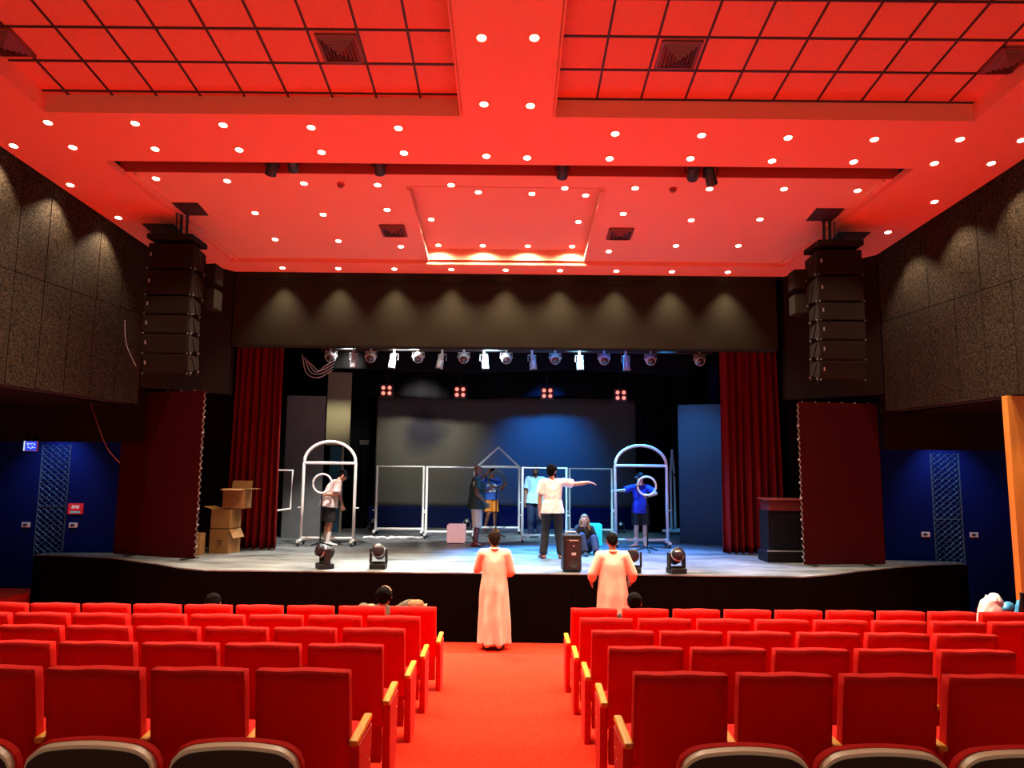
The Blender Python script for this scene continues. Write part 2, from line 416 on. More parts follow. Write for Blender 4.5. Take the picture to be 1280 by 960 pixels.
side_wall('wall_left', -1); side_wall('wall_right', 1)
for s_, nm in ((-1, 'left'), (1, 'right')):
    w = MB()                                                          # splayed wall beside the stage opening
    a, b = (s_ * wall_x(13.05), 13.05), (s_ * 5.45 if s_ > 0 else -5.62, 14.15)
    w.prism([a, b, (b[0], b[1] + .25), (a[0], a[1] + .25)], 4.22, 7.0)
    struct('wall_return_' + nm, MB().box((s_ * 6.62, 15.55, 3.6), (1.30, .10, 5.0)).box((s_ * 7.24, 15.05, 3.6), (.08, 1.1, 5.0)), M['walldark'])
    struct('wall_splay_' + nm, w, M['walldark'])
    xo = s_ * 11.4                                                    # the recess leading to the exit doors
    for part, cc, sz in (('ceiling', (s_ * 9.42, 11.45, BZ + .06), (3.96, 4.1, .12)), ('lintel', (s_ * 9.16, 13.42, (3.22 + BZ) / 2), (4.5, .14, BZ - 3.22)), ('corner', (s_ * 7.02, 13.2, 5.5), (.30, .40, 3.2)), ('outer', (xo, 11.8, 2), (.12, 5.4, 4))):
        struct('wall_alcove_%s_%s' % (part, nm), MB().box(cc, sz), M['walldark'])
    bl = MB(); bl.box((s_ * 9.4, 14.47, 2), (4.2, .12, 4)); struct('wall_blue_' + nm, bl, M['blue'])
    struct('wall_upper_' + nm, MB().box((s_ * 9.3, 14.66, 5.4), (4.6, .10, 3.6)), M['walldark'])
    fl = MB(); fl.box((s_ * 10.15, 13.0, .10), (2.2, 2.9, .60 if s_ < 0 else .2)); struct('floor_alcove_' + nm, fl, M['carpet'])
    # blue wall's raised diamond panel
    xm = -9.05 if s_ < 0 else 8.62
    d = MB(); zt = 3.2; w_, rows = .56, 20
    for i in range(rows):
        z = zt - .06 - i * (zt - 1.0) / rows; h_ = .92 * (zt - 1.0) / rows
        for j in range(4):
            x = xm + (j - 1.5) * w_ / 4; q = w_ / 8 * .95; y = 14.40
            ring = [(x, y, z + h_ / 2), (x + q, y, z), (x, y, z - h_ / 2), (x - q, y, z)]
            d.tube(ring, .008, 4, True)
    for x in (xm - w_ / 2, xm + w_ / 2): d.box((x, 14.4, zt / 2 + .5), (.012, .02, zt - 1))
    d.box((xm, 14.4, 1.99 if s_ < 0 else 1.9), (w_, .02, .014))
    o = d.build('wall_panel', M['motif'])
    tag(o, 'tall strip of raised pale diamonds on the blue wall, %s side of the hall' % nm, 'wall panel')
    light('alcove_lamp', 'SPOT', (xm + .2 * -s_, 13.75, 3.75), 75, (.40, .70, 1.0), None, (xm + .05, 14.4, 1.9), 95, .9, .06)
px_ = ony(1258.5, 495, 10.3).x
pl = MB(); pl.box((px_ + .30, 10.36, BZ / 2), (.60, .12, BZ), None, .008); struct('trim_1', pl, M['pillar'])
light('corridor_lamp', 'SPOT', (7.0, 9.3, 3.7), 34, (1, .62, .25), None, (7.45, 10.3, 2.0), 70, .8, .08)

# ------------------------------------------------------------------ proscenium, stage house
h = MB(); HZ = 5.20
h.box(((5.30 - 5.60) / 2, YH + .15, (HZ + 6.95) / 2), (10.9, .3, 6.95 - HZ), None, .01)
h.box((-.15, YH - .01, 6.52), (10.9, .04, .02))
struct('proscenium_header', h, M['header'])
st = MB()                                                              # stage deck with its bowed apron
front = [(-9.0, 13.95), (-8.3, 13.85), (-7.4, 13.62), (-6.2, 12.85), (-5.55, 12.35), (-5.0, 12.08), (-3, 12.06), (0, 12.05), (3, 12.02), (4.75, 11.98), (5.4, 12.3), (6.1, 12.8), (7.0, 13.35), (7.9, 13.75), (8.62, 13.98)]
poly = front + [(8.62, 14.3), (7.3, 14.4), (7.3, 22.6), (-7.3, 22.6), (-7.3, 14.4), (-9.0, 14.3)]
st.prism(poly, STZ - .018, STZ); st.box((0, 13.66, STZ + .002), (10.2, .015, .002))
struct('stage_floor', st, M['stagefloor'])
sf = MB(); n_ = 60
fr = [Vector((x, y, 0)) for x, y in front]
for a, b in zip(fr, fr[1:]):
    k = max(1, int((b - a).length / .25))
    for i in range(k):
        p, q = a.lerp(b, i / k), a.lerp(b, (i + 1) / k); m_ = (p + q) / 2; d_ = (q - p)
        sf.box((m_.x, m_.y + .035, (STZ - .018) / 2), (d_.length + .01, .06, STZ - .018), Matrix.Rotation(math.atan2(d_.y, d_.x), 3, 'Z'))
for x in (-8.97, 8.6): sf.box((x, 14.1, (STZ - .03) / 2), (.06, .4, STZ - .03))
struct('stage_front', sf, M['apron'])
hs = MB()                                                              # black stage house
hs.box((0, 22.5, 4), (14.6, .1, 8)); hs.box((-7.25, 18.4, 4), (.1, 8.2, 8)); hs.box((7.25, 18.4, 4), (.1, 8.2, 8))
hs.box((0, 18.4, 7.6), (14.6, 8.3, .1))
struct('stage_house', hs, M['backdrop'])

# rear projection cloth and its black border
def cloth(nm, x0, x1, z0, z1, y, m, amp=.01, fr_=6, label=None, cat=None, wav=0.0, kind=None):
    b = MB(); nx, nz_ = int((x1 - x0) / .05) + 2, 14; V = []
    xc, thick = (x0 + x1) / 2, .03
    for side in (0, 1):
        rows_ = []
        for k in range(nz_ + 1):
            rr = []
            for i in range(nx + 1):
                x = x0 + (x1 - x0) * i / nx; z = z0 + (z1 - z0) * k / nz_
                yy = amp * math.sin(x * fr_ * 2 * PI / 1.0 + .8 * math.sin(x * 3.1)) + amp * .4 * math.sin(x * fr_ * 9 + z * .7)
                zz = z + (wav * math.sin(x * 1.1) * (1 - k / nz_) if wav else 0)
                rr.append(b.bm.verts.new((x - xc, yy + side * thick, zz - z0)))
            rows_.append(rr)
        V.append(rows_)
    for side in (0, 1):
        for k in range(nz_):
            for i in range(nx):
                q = (V[side][k][i], V[side][k][i + 1], V[side][k + 1][i + 1], V[side][k + 1][i])
                b.bm.faces.new(q if side == 0 else q[::-1])
    for k in range(nz_):
        for i in (0, nx): b.bm.faces.new((V[0][k][i], V[0][k + 1][i], V[1][k + 1][i], V[1][k][i]))
    for i in range(nx):
        for k in (0, nz_): b.bm.faces.new((V[0][k][i], V[0][k][i + 1], V[1][k][i + 1], V[1][k][i]))
    o = b.build(nm, m, None, True, (xc, y, z0))
    if label: tag(o, label, cat)
    if kind: o['kind'] = kind
    return o
cloth('projection_screen', -4.03, 4.75, STZ + .55, 4.95, 21.5, M['screen'], .003, 1, 'wide grey projection cloth with a dark blotch at the back of the stage', 'screen')
cloth('backdrop_skirt', -4.2, 5.0, STZ, STZ + .62, 21.42, M['navycloth'], .006, 1.5, 'low navy cloth band along the foot of the projection screen', 'curtain')
cloth('border_curtain', -5.6, 5.6, 4.84, 6.6, 20.4, M['backdrop'], .02, 2, 'black border curtain hanging above the projection screen', 'curtain', .06)
cloth('teaser_curtain', -4.6, 4.6, 5.20, 5.9, 17.6, M['backdrop'], .02, 2, 'short dark blue border cloth behind the row of hanging stage lamps', 'curtain', .04)
cloth('leg_curtain', -5.15, -4.12, STZ, 6.0, 20.9, M['backdrop'], .05, 4, 'black masking curtain left of the projection screen', 'curtain')
cloth('leg_curtain', 3.55, 5.3, STZ, 6.0, 20.6, M['backdrop'], .05, 4, 'black masking curtain right of the projection screen', 'curtain')
cloth('leg_curtain', 4.95, 5.25, STZ, 5.6, 18.2, M['navycloth'], .04, 4, 'narrow navy masking curtain beside the blue stage flat', 'curtain')
# red house curtains, bunched
def house_curtain(x0, x1, y, label):
    b = MB(); nx, nz_ = 150, 24; z0, z1 = STZ + .02, 5.5; V = []
    for side in (0, 1):
        R_ = []
        for k in range(nz_ + 1):
            rr = []; f = k / nz_
            for i in range(nx + 1):
                u = i / nx; x = x0 + (x1 - x0) * (.5 + (u - .5) * (1.0 - .07 * f))
                a = .125 * (1 - .35 * f)
                yy = a * math.sin(u * 2 * PI * 8 + 1.5 * math.sin(u * 5 + f * .8)) + .03 * math.sin(u * 2 * PI * 19 + f * 1.2)
                rr.append(b.bm.verts.new((x - (x0 + x1) / 2, yy + side * .02, f * (z1 - z0))))
            R_.append(rr)
        V.append(R_)
    for side in (0, 1):
        for k in range(nz_):
            for i in range(nx):
                b.bm.faces.new((V[side][k][i], V[side][k][i + 1], V[side][k + 1][i + 1], V[side][k + 1][i]))
    for k in range(nz_):
        for i in (0, nx): b.bm.faces.new((V[0][k][i], V[0][k + 1][i], V[1][k + 1][i], V[1][k][i]))
    for i in range(nx):
        for k in (0, nz_): b.bm.faces.new((V[0][k][i], V[0][k][i + 1], V[1][k][i + 1], V[1][k][i]))
    o = b.build('stage_curtain', M['curtain'], None, True, ((x0 + x1) / 2, y, z0))
    tag(o, label, 'curtain', 'crimson house curtains')
house_curtain(-5.94, -4.84, 15.2, 'crimson velvet house curtain gathered at the left of the stage, behind cardboard boxes')
house_curtain(4.42, 5.66, 15.2, 'crimson velvet house curtain gathered at the right of the stage, behind the dark lectern')

# wing flats, beige wall and teal door at the left
def panel(nm, a, b, z0, z1, m, label=None, cat=None, t=.06, kind=None):
    A, B = Vector((*a, 0)), Vector((*b, 0)); d = B - A; mid = (A + B) / 2
    q = MB().box((0, 0, (z1 - z0) / 2), (d.length, t, z1 - z0), None, .006)
    o = q.build(nm, m, None, False, (mid.x, mid.y, z0)); o.rotation_euler = (0, 0, math.atan2(d.y, d.x))
    if label: tag(o, label, cat)
    if kind: o['kind'] = kind
    return o
p0, p1 = onz(359, 690, STZ), onz(406, 672, STZ)
panel('stage_flat', (-5.60, 17.9), (-4.66, 17.95), STZ, 4.58, M['flat'], 'tall grey stage flat in the left wing beside the red curtain', 'stage flat')
panel('stage_flat', (-5.05, 19.62), (-4.42, 19.72), 3.42, 5.42, M['flatbeige'], 'narrow beige wall panel above the teal door, behind the grey flat', 'wall panel')
dr = thing('stage_door', 'narrow teal door in the left wing behind the white arch', 'door', (-4.80, 19.66, STZ), 0)
MB().box((.02, 0, 1.14), (.30, .05, 2.28), None, .006).build('door_leaf', M['teal'], dr)
MB().box((.22, 0, 1.15), (.05, .09, 2.32), None, .006).build('door_jamb', M['flatbeige'], dr)
MB().box((.13, -.05, 1.02), (.03, .05, .14), None, .008).build('door_handle', M['silver'], dr)
panel('stage_flat', (4.05, 17.5), (5.0, 17.1), STZ, 4.40, M['flatblue'], 'tall blue-grey stage flat in the right wing beside the red curtain', 'stage flat')

# ------------------------------------------------------------------ seating floor
F_TOP = [1.775, 1.672, 1.567, 1.458, 1.358, 1.262]; ROWY = [2.97 + 1.025 * k for k in range(6)]
FLOOR = [z - .93 for z in F_TOP]
f = MB(); YE = [1.0] + [ROWY[k] - .14 for k in range(1, 6)] + [9.0]
prev = [(1.0, -.5), (1.0, FLOOR[0])]; prof = [(1.0, FLOOR[0])]
for k in range(6):
    y1 = YE[k + 1] if k < 5 else 8.98
    prof.append((y1, FLOOR[k])); prof.append((y1 + .004, FLOOR[k + 1] if k < 5 else .22))
prof += [(9.95, .22), (9.954, .11), (10.9, .11), (10.904, .0), (14.4, 0)]
pp = [(y, z) for y, z in prof] + [(14.4, -.6), (1.0, -.6)]
f.prism(pp, -7.6 - 1.0, 7.6 + 1.0, Matrix(((0, 0, 1, 0), (1, 0, 0, 0), (0, 1, 0, 0), (0, 0, 0, 1))))
struct('floor', f, M['carpet'])

# ------------------------------------------------------------------ theatre seats
def shape_back(me, bend=.035):
    pass
def pad(w, h_, t_, tilt, y0, z0, flare=.0, bow=.0, nu=8, nv=8):
    """upholstered slab standing up, thickness along y, leaning back"""
    b = MB(); r = bmesh.ops.create_cube(b.bm, size=1.0)
    bmesh.ops.subdivide_edges(b.bm, edges=list(b.bm.edges), cuts=7, use_grid_fill=True)
    for v in b.bm.verts:
        x, y, z = v.co.x * 2, v.co.y * 2, v.co.z + .5
        e = max(abs(x), abs(z * 2 - 1))
        round_ = 1 - .30 * max(0, (e - .75) / .25) ** 2
        corner = .004 * (max(0, abs(x) - .72) / .28) * (max(0, z - .85) / .15)
        yy = y * t_ / 2 * round_ * (1 + .14 * (1 - x * x))
        xx = x * w / 2 * (1 + flare * (1 - z))
        zz = z * h_ - corner * 2 + .004 * math.sin(x * 5 + 1) * (z > .9)
        yy += -bow * x * x * -1
        v.co = (xx, y0 + yy - zz * math.tan(tilt), z0 + zz)
    return b
def make_seat(right=True):
    """right: the armrest stands on the +x side"""
    t_ = thing('theatre_seat', '', 'seat', group='red theatre seats')
    s_ = 1 if right else -1
    pad(.502, .545, .10, math.radians(9), .13, .385, .015, .02).build('backrest', M['seat'], t_, True)
    lb = MB().box((0, .16, .26), (.49, .035, .27), Matrix.Rotation(math.radians(6), 3, 'X'), .012); lb.build('lower_back', M['seatpanel'], t_)
    MB().box((0, .37, .43), (.47, .45, .11), Matrix.Rotation(math.radians(5), 3, 'X'), .035, 3).build('seat_cushion', M['seat'], t_, True)
    ap = MB(); M4 = Matrix(((0, 0, 1, 0), (1, 0, 0, 0), (0, 1, 0, 0), (0, 0, 0, 1)))
    xi = s_ * .279
    ap.prism([(.10, .53), (.46, .53), (.43, .06), (.40, 0), (.16, 0), (.16, .05)], xi - .026, xi + .026, M4)
    bmesh.ops.bevel(ap.bm, geom=list(ap.bm.edges), offset=.008, segments=2, affect='EDGES')
    a_ = ap.build('arm_panel', M['seatpanel'], t_)
    scr = MB()
    for dy, dz in ((.40, .42), (.40, .34), (.34, .30), (.34, .38)):
        scr.lathe([(.006, 0), (.006, .004), (.003, .006)], 8, Matrix.Translation((xi + s_ * .024, dy, dz)) @ Matrix.Rotation(s_ * PI / 2, 4, 'Y'))
    scr.build('screw_caps', M['screw'], a_)
    ar = MB(); ar.box((0, 0, 0), (.050, .40, .034), None, .011, 3)
    bmesh.ops.transform(ar.bm, matrix=Matrix.Translation((xi, .265, .555)) @ Matrix.Rotation(math.radians(3), 4, 'X'), verts=ar.bm.verts)
    ar.build('armrest', M['wood'], t_)
    return t_
ROWN = {5: 'front', 4: 'second', 3: 'third', 2: 'fourth', 1: 'fifth'}
NL = {1: 4, 2: 5, 3: 6, 4: 8, 5: 9}; NR = {1: 4, 2: 5, 3: 6, 4: 8, 5: 9}
base_l, base_r = make_seat(True), make_seat(False); used = set()
SEATPOS = {}
for k in (5, 4, 3, 2, 1):
    for side, nn, base in ((-1, NL[k], base_l), (1, NR[k], base_r)):
        for i in range(nn):
            x = (-.855 - .2575 - .5625 * i) if side < 0 else (.668 + .2575 + .5625 * i)
            x += -.0 + (.05 if side < 0 and k == 5 else 0)
            who = 'red upholstered theatre seat, %s from the aisle in the %s row, %s block' % (ORD[i], ROWN[k], 'left' if side < 0 else 'right')
            loc = (x, ROWY[k], FLOOR[k]); SEATPOS[(k, side, i)] = loc
            if base.name not in used:
                o = base; o.location = loc; o['label'] = who; used.add(base.name)
            else: o = dup(base, loc, None, who)
            o.rotation_euler = (0, 0, random.uniform(-.012, .012))

# black-shelled chairs of the row nearest the camera
def make_shell():
    t_ = thing('shell_chair', '', 'chair', group='black backed chairs nearest the camera')
    def outline(w, h_, r_, n=8):
        pts = [(-w / 2 * .97, 0), (w / 2 * .97, 0)]
        def top(u): return h_ - .030 * u * u
        for k in range(0, 41):
            u = 1 - k / 20; au = abs(u); x = w / 2 * u
            e = max(0.0, (au - .62) / .38)
            drop = r_ * .62 * (1 - math.sqrt(max(0, 1 - e * e)))
            pts.append((x, top(u) - drop))
        return pts
    RX = Matrix.Rotation(PI / 2 + math.radians(9), 4, 'X')
    def slab(w, h_, r_, y0, y1, m, nm, z0=.36, bev=.012):
        b = MB(); b.prism(outline(w, h_, r_), -y1, -y0, Matrix.Translation((0, .09, z0)) @ RX)
        es = [e for e in b.bm.edges if len(e.link_faces) == 2 and e.calc_face_angle(0) > 1.0]
        if bev: bmesh.ops.bevel(b.bm, geom=es, offset=bev, segments=3, affect='EDGES')
        return b.build(nm, m, t_, False)
    slab(.525, .492, .11, .030, .060, M['seat'], 'backrest', .36, .012)
    slab(.502, .490, .10, -.004, .036, M['edge'], 'edge_trim', .36, .006)
    slab(.492, .474, .097, -.014, .02, M['shell'], 'back_shell', .36, .010)
    MB().box((0, .36, .43), (.47, .45, .10), Matrix.Rotation(math.radians(5), 3, 'X'), .035, 3).build('seat_cushion', M['seat'], t_, True)
    for x in (-.24, .24):
        b = MB(); b.box((x, .22, .21), (.04, .30, .42), None, .01); b.build('leg', M['seatmetal'], t_)
    for x in (.262,):
        b = MB(); b.box((x, .32, .56), (.036, .32, .03), None, .01, 3); b.box((x, .34, .48), (.026, .06, .16), None, .005); b.build('armrest', M['wood'], t_)
    return t_
base = make_shell(); first = True
for side, xs, nmx in ((-1, (-1.075, -1.64, -2.20), 'left'), (1, (.930, 1.475, 2.02), 'right')):
    for i, x in enumerate(xs):
        lab = 'dark shell backed red chair with beige edge, %s from the aisle, nearest row, %s block' % (ORD[i], nmx)
        if first: base.location = (x, ROWY[0] - .02, FLOOR[0] - .02); base['label'] = lab; first = False
        else: dup(base, (x, ROWY[0] - .02, FLOOR[0] - .02), None, lab)

# ------------------------------------------------------------------ ceiling downlights
def make_downlight(watts=None, cone=92, blend=.55):
    t_ = thing('downlight', '', 'ceiling light', group='recessed ceiling downlights')
    r = MB(); n = 20
    prof = [(.050, -.004), (.062, -.008), (.078, -.006), (.082, 0.0), (.082, .01), (.05, .01)]
    rings = [[r.bm.verts.new((a * math.cos(2 * PI * j / n), a * math.sin(2 * PI * j / n), z)) for j in range(n)] for a, z in prof]
    for A, B in zip(rings, rings[1:] + rings[:1]):
        for j in range(n): r.bm.faces.new((A[j], A[(j + 1) % n], B[(j + 1) % n], B[j]))
    r.build('trim_ring', M['ceiling'], t_, True)
    MB().lathe([(.052, 0), (.048, -.010), (.03, -.016), (.005, -.018)], 20).build('lamp_lens', M['lamp'], t_, True)
    light('lamp', 'SPOT', (0, 0, -.03), watts or SPOT_W, WARM, t_, (0, 0, -5), cone, blend, .05)
    return t_
DL = [
 ('beam between the tiled recesses', 0, [(602, 47), (668, 47), (605, 130), (663, 132)]),
 ('back line of the red soffit', 0, [(60, 153), (169, 154), (279, 156), (389, 159), (498, 160), (769, 167), (877, 169), (985, 172), (1093, 174), (1200, 174), (1277, 175)]),
 ('red soffit line nearest the dark slot', 0, [(17, 182), (91, 184), (194, 186), (299, 187), (402, 190), (505, 191), (608, 195), (659, 197), (762, 198), (863, 198), (965, 201), (1067, 202), (1168, 204), (1239, 204)]),
 ('left wall edge of the ceiling', 0, [(88, 231), (148, 272)]),
 ('right wall edge of the ceiling', 0, [(1168, 252), (1110, 290)]),
 ('first line of the front tray', UP, [(195, 223), (284, 226), (380, 229), (472, 231), (564, 231), (706, 235), (794, 235), (887, 236), (980, 236), (1072, 238)]),
 ('second line of the front tray', UP, [(319, 266), (404, 268), (484, 262), (779, 267), (864, 275), (950, 274)]),
 ('third line of the front tray', UP, [(344, 299), (423, 301), (501, 308), (761, 314), (845, 307), (923, 307)]),
 ('strip above the stage opening', 0, [(351, 332), (422, 334), (493, 336), (563, 331), (632, 331), (701, 332), (770, 340), (839, 341), (909, 341)]),
 ('near edge of the central coffer', UC, [(598, 240), (665, 242), (732, 244)]),
 ('middle of the central coffer', UC, [(539, 274), (723, 277)]),
 ('front line of the central coffer', UC, [(547, 302), (603, 302), (660, 303), (716, 304)]),
]
TILT = -math.atan(.12); dbases = {}
for where, up, pts in DL:
    kind = 'strip' if 'above the stage' in where else 'coffer' if 'front line of the central' in where else 'std'
    for i, (px, py) in enumerate(pts):
        p = onc(px, py, up)
        if kind == 'strip': p = Vector((p.x, 13.93, ceil_z(13.93)))
        if 'near edge of the central' in where: p.y = max(p.y, CN + .1); p.z = ceil_z(p.y, UC)
        if kind == 'coffer': p = Vector((p.x, 13.44, ceil_z(13.44, UC)))
        lab = 'lit downlight, %s from left, %s' % (ORD[i], where)
        if kind not in dbases:
            dbases[kind] = o = make_downlight(*{'std': (None, 92, .55), 'strip': (330, 84, .8), 'coffer': (150, 165, .5)}[kind]); o.location = p; o['label'] = lab
        else: o = dup(dbases[kind], p, None, lab)
        o.rotation_euler = (TILT, 0, 0)

# ceiling diffusers
def vent(px, py, up, w, label, big):
    p = onc(px, py, up); t_ = thing('ceiling_vent', label, 'air vent', p, 0, 'square ceiling vents')
    t_.rotation_euler = (TILT, 0, 0)
    fr_ = MB()
    for k, q in ((0, .5), (1, .5), (2, .5), (3, .5)):
        a = k * PI / 2; fr_.box((math.cos(a) * w * .47, math.sin(a) * w * .47, -.012), (w * .06 if k % 2 == 0 else w, w if k % 2 == 0 else w * .06, .024))
    fr_.build('frame', M['vent'], t_)
    for k in range(5 if big else 3):
        f_ = .86 - k * (.17 if big else .27); s_ = MB(); h_ = w * f_ / 2; d_ = w * .04; z = -.02 - k * .012
        R_ = [[s_.bm.verts.new((sx * hh, sy * hh, zz)) for sx, sy in ((-1, -1), (1, -1), (1, 1), (-1, 1))] for hh, zz in ((h_, z), (h_ - d_, z - .03), (h_ - d_ - .006, z - .03), (h_ - .006, z))]
        for A, B in zip(R_, R_[1:] + R_[:1]):
            for j in range(4): s_.bm.faces.new((A[j], A[(j + 1) % 4], B[(j + 1) % 4], B[j]))
        s_.build('louvre', M['vent'], t_)
    MB().box((0, 0, -.006), (w * .9, w * .9, .008)).build('backing', M['ventdark'], t_)
GU = .24
vent(425, 60, GU, .48, 'large square air vent in the left tiled recess, near the central beam', True)
vent(848, 68, GU, .48, 'large square air vent in the right tiled recess, near the central beam', True)
vent(1262, 75, GU, .48, 'large square air vent at the right end of the right tiled recess', True)
vent(4, 52, GU, .48, 'large square air vent at the left end of the left tiled recess', True)
vent(492, 288, UP - .01, .44, 'small dark air vent left of the central coffer', False)
vent(775, 292, UP - .01, .44, 'small dark air vent right of the central coffer', False)
for px, py, sd in ((426, 230, 'left'), (841, 236, 'right')):
    p = onc(px, py, UP); t_ = thing('smoke_detector', 'small round red smoke detector on the %s half of the front ceiling tray' % sd, 'smoke detector', p)
    t_.rotation_euler = (TILT, 0, 0)
    MB().lathe([(.06, 0), (.06, -.02), (.045, -.03)], 18).build('base', M['slotdark'], t_, True)
    MB().lathe([(.04, -.03), (.04, -.05), (.025, -.06)], 18).build('sensor', M['vent'], t_, True)
# hatches the arrays hang through
for px, py, up, sd, w, d_, nm in ((237, 261, UP, 'left', .46, .44, 'front tray above the left speaker array'), (1031, 268, UP, 'right', .46, .44, 'front tray above the right speaker array'),
                              (204, 286, 0, 'left', .55, .4, 'soffit behind the left speaker array'), (1062, 296, 0, 'right', .55, .4, 'soffit behind the right speaker array')):
    p = onc(px, py, up)
    h_ = MB(); h_.box((0, 0, .0), (w, d_, .03), None, .004); h_.box((0, 0, -.016), (w * .8, d_ * .8, .012))
    o = h_.build('ceiling_hatch', M['ventdark'], None, False, p); o.rotation_euler = (TILT, 0, 0)
    tag(o, 'dark rectangular hatch in the ' + nm, 'hatch')

# ------------------------------------------------------------------ slot spotlights
def slot_light(px, py, y, label, down, yaw):
    p = ony(px, py, y); t_ = thing('slot_spotlight', label, 'spotlight', p, yaw, 'black spotlights in the ceiling slot')
    Rm = Matrix.Rotation(down, 4, 'X')
    MB().lathe([(.05, .16), (.075, .14), (.08, 0), (.085, -.12), (.07, -.13)], 16, Rm).build('housing', M['black'], t_, True)
    MB().lathe([(.06, -.131), (.05, -.136)], 16, Rm).build('lens', M['lens'], t_, True)
    MB().tube([(-.10, 0, 0), (-.10, 0, .14), (.10, 0, .14), (.10, 0, 0)], .012, 6).build('yoke', M['blackmetal'], t_)
    b = MB().box((0, 0, .27), (.04, .04, .30), None, .006); b.build('clamp', M['blackmetal'], t_)
slot_light(340, 209, 10.24, 'black spotlight poking far out of the left part of the ceiling slot', math.radians(35), .6)
slot_light(366, 205, 10.25, 'small black spotlight in the slot beside the left protruding one', math.radians(75), .2)
slot_light(474, 208, 10.25, 'black spotlight inside the slot, left of the central beam', math.radians(60), 0)
slot_light(703, 213, 10.25, 'black spotlight inside the slot, right of the central beam', math.radians(60), 0)
slot_light(866, 216, 10.25, 'small black spotlight in the slot beside the right protruding one', math.radians(75), -.2)
slot_light(888, 221, 10.24, 'black spotlight poking far out of the right part of the ceiling slot', math.radians(35), -.6)

# ------------------------------------------------------------------ speaker arrays
def line_array(s_, x, label, top_hatch):
    """s_ = -1 left: the side turned to the room centre is +x"""
    Y0 = 11.72
    t_ = thing('speaker_array', label, 'loudspeaker', (x, Y0, 4.15), 0, 'hanging speaker arrays')
    w = .76; zt = 6.60 - 4.15
    g = MB(); g.box((0, .22, zt), (w, .62, .085), None, .008); g.box((0, .10, zt + .055), (.10, .5, .03)); g.build('rigging_frame', M['brownblack'], t_)
    z = zt - .10; inn = -s_
    hs_ = [.44, .44, .31, .31, .32, .32]; lean = [0, 0, 1.5, 4, 7.5, 11.5]; yb = 0.0
    xs = 0
    for k, hh in enumerate(hs_):
        R_ = Matrix.Rotation(math.radians(lean[k]), 3, 'X')
        c_ = bpy.data.objects.new('cabinet', None)
        b = MB(); dy = .5 if k < 2 else .42
        cz = z - hh / 2
        # wedge body, shallower to the back
        def P(yy, zz): return R_ @ Vector((0, yy, zz))
        prof_ = [(0, hh / 2 - .008), (dy, hh / 2 - .06), (dy, -hh / 2 + .06), (0, -hh / 2 + .008)]
        A = [b.bm.verts.new(P(a, d) + Vector((-w / 2, yb, cz))) for a, d in prof_]; B = [b.bm.verts.new(P(a, d) + Vector((w / 2, yb, cz))) for a, d in prof_]
        b.bm.faces.new(A[::-1]); b.bm.faces.new(B)
        for j in range(4): b.bm.faces.new((A[j], A[(j + 1) % 4], B[(j + 1) % 4], B[j]))
        bmesh.ops.bevel(b.bm, geom=list(b.bm.edges), offset=.008, segments=2, affect='EDGES')
        cab = b.build('cabinet', M['brownblack'], t_)
        gr = MB(); gr.box(P(-.012, 0) + Vector((0, yb, cz)), (w * .965, .02, hh - .02), R_, .006); gr.build('grille', M['grille'], cab)
        bd = MB(); bd.box(P(-.026, 0) + Vector((-w * .42, yb, cz + .02)), (.022, .006, .06), R_); bd.build('badge', M['silver'], cab)
        for yy in (.03, dy - .10):
            hw = MB().box(P(yy, -hh / 2 + .01) + Vector((inn * w / 2 + inn * .012, yb, cz)), (.02, .05, .10), R_, .004); hw.build('rigging_plate', M['blackmetal'], cab)
            hw = MB().lathe([(.010, -.012), (.010, .012)], 8, Matrix.Translation(P(yy, -hh / 2 + .01) + Vector((inn * (w / 2 + .030), yb, cz))) @ Matrix.Rotation(PI / 2, 4, 'Y')); hw.build('rigging_pin', M['silver'], cab)
        hw = MB().box(P(dy * .5, 0) + Vector((inn * w / 2 + inn * .008, yb, cz)), (.014, .04, hh * .8), R_ @ Matrix.Rotation(.5, 3, 'X'), .003); hw.build('rigging_brace', M['blackmetal'], cab)
        for xx in (-1, 1):
            hw = MB().lathe([(.009, -.012), (.009, .012)], 8, Matrix.Translation(P(-.02, -hh / 2 + .004) + Vector((xx * w * .485, yb, cz))) @ Matrix.Rotation(PI / 2, 4, 'X')); hw.build('corner_pin', M['silver'], cab)
        z -= hh + .012
        yb += math.sin(math.radians(lean[k])) * hh * .8
    for k, zz in enumerate((zt - .48, zt - .92)):
        b = MB(); b.prism([(-.10, -.14), (.10, -.18), (.10, .18), (-.10, .14)], 0, .34, Matrix.Translation((inn * (w / 2 + .10), .62, zz - .17)))
        bmesh.ops.bevel(b.bm, geom=list(b.bm.edges), offset=.01, segments=2, affect='EDGES'); b.build('fill_speaker', M['brownblack'], t_)
    zc = ceil_z(11.77, UP) - 4.15
    rod = MB()
    for dx in (.10, .20): rod.tube([(inn * dx, .10, zt + .04), (inn * dx, .08, zc)], .024, 8)
    rod.tube([(inn * .02, .10, zt + .04), (inn * .02, .08, zc)], .010, 6)
    rod.build('hanging_rod', M['blackmetal'], t_)
line_array(-1, -5.74, 'tall hanging stack of dark loudspeakers at the left of the stage', None)
line_array(1, 5.47, 'tall hanging stack of dark loudspeakers at the right of the stage', None)
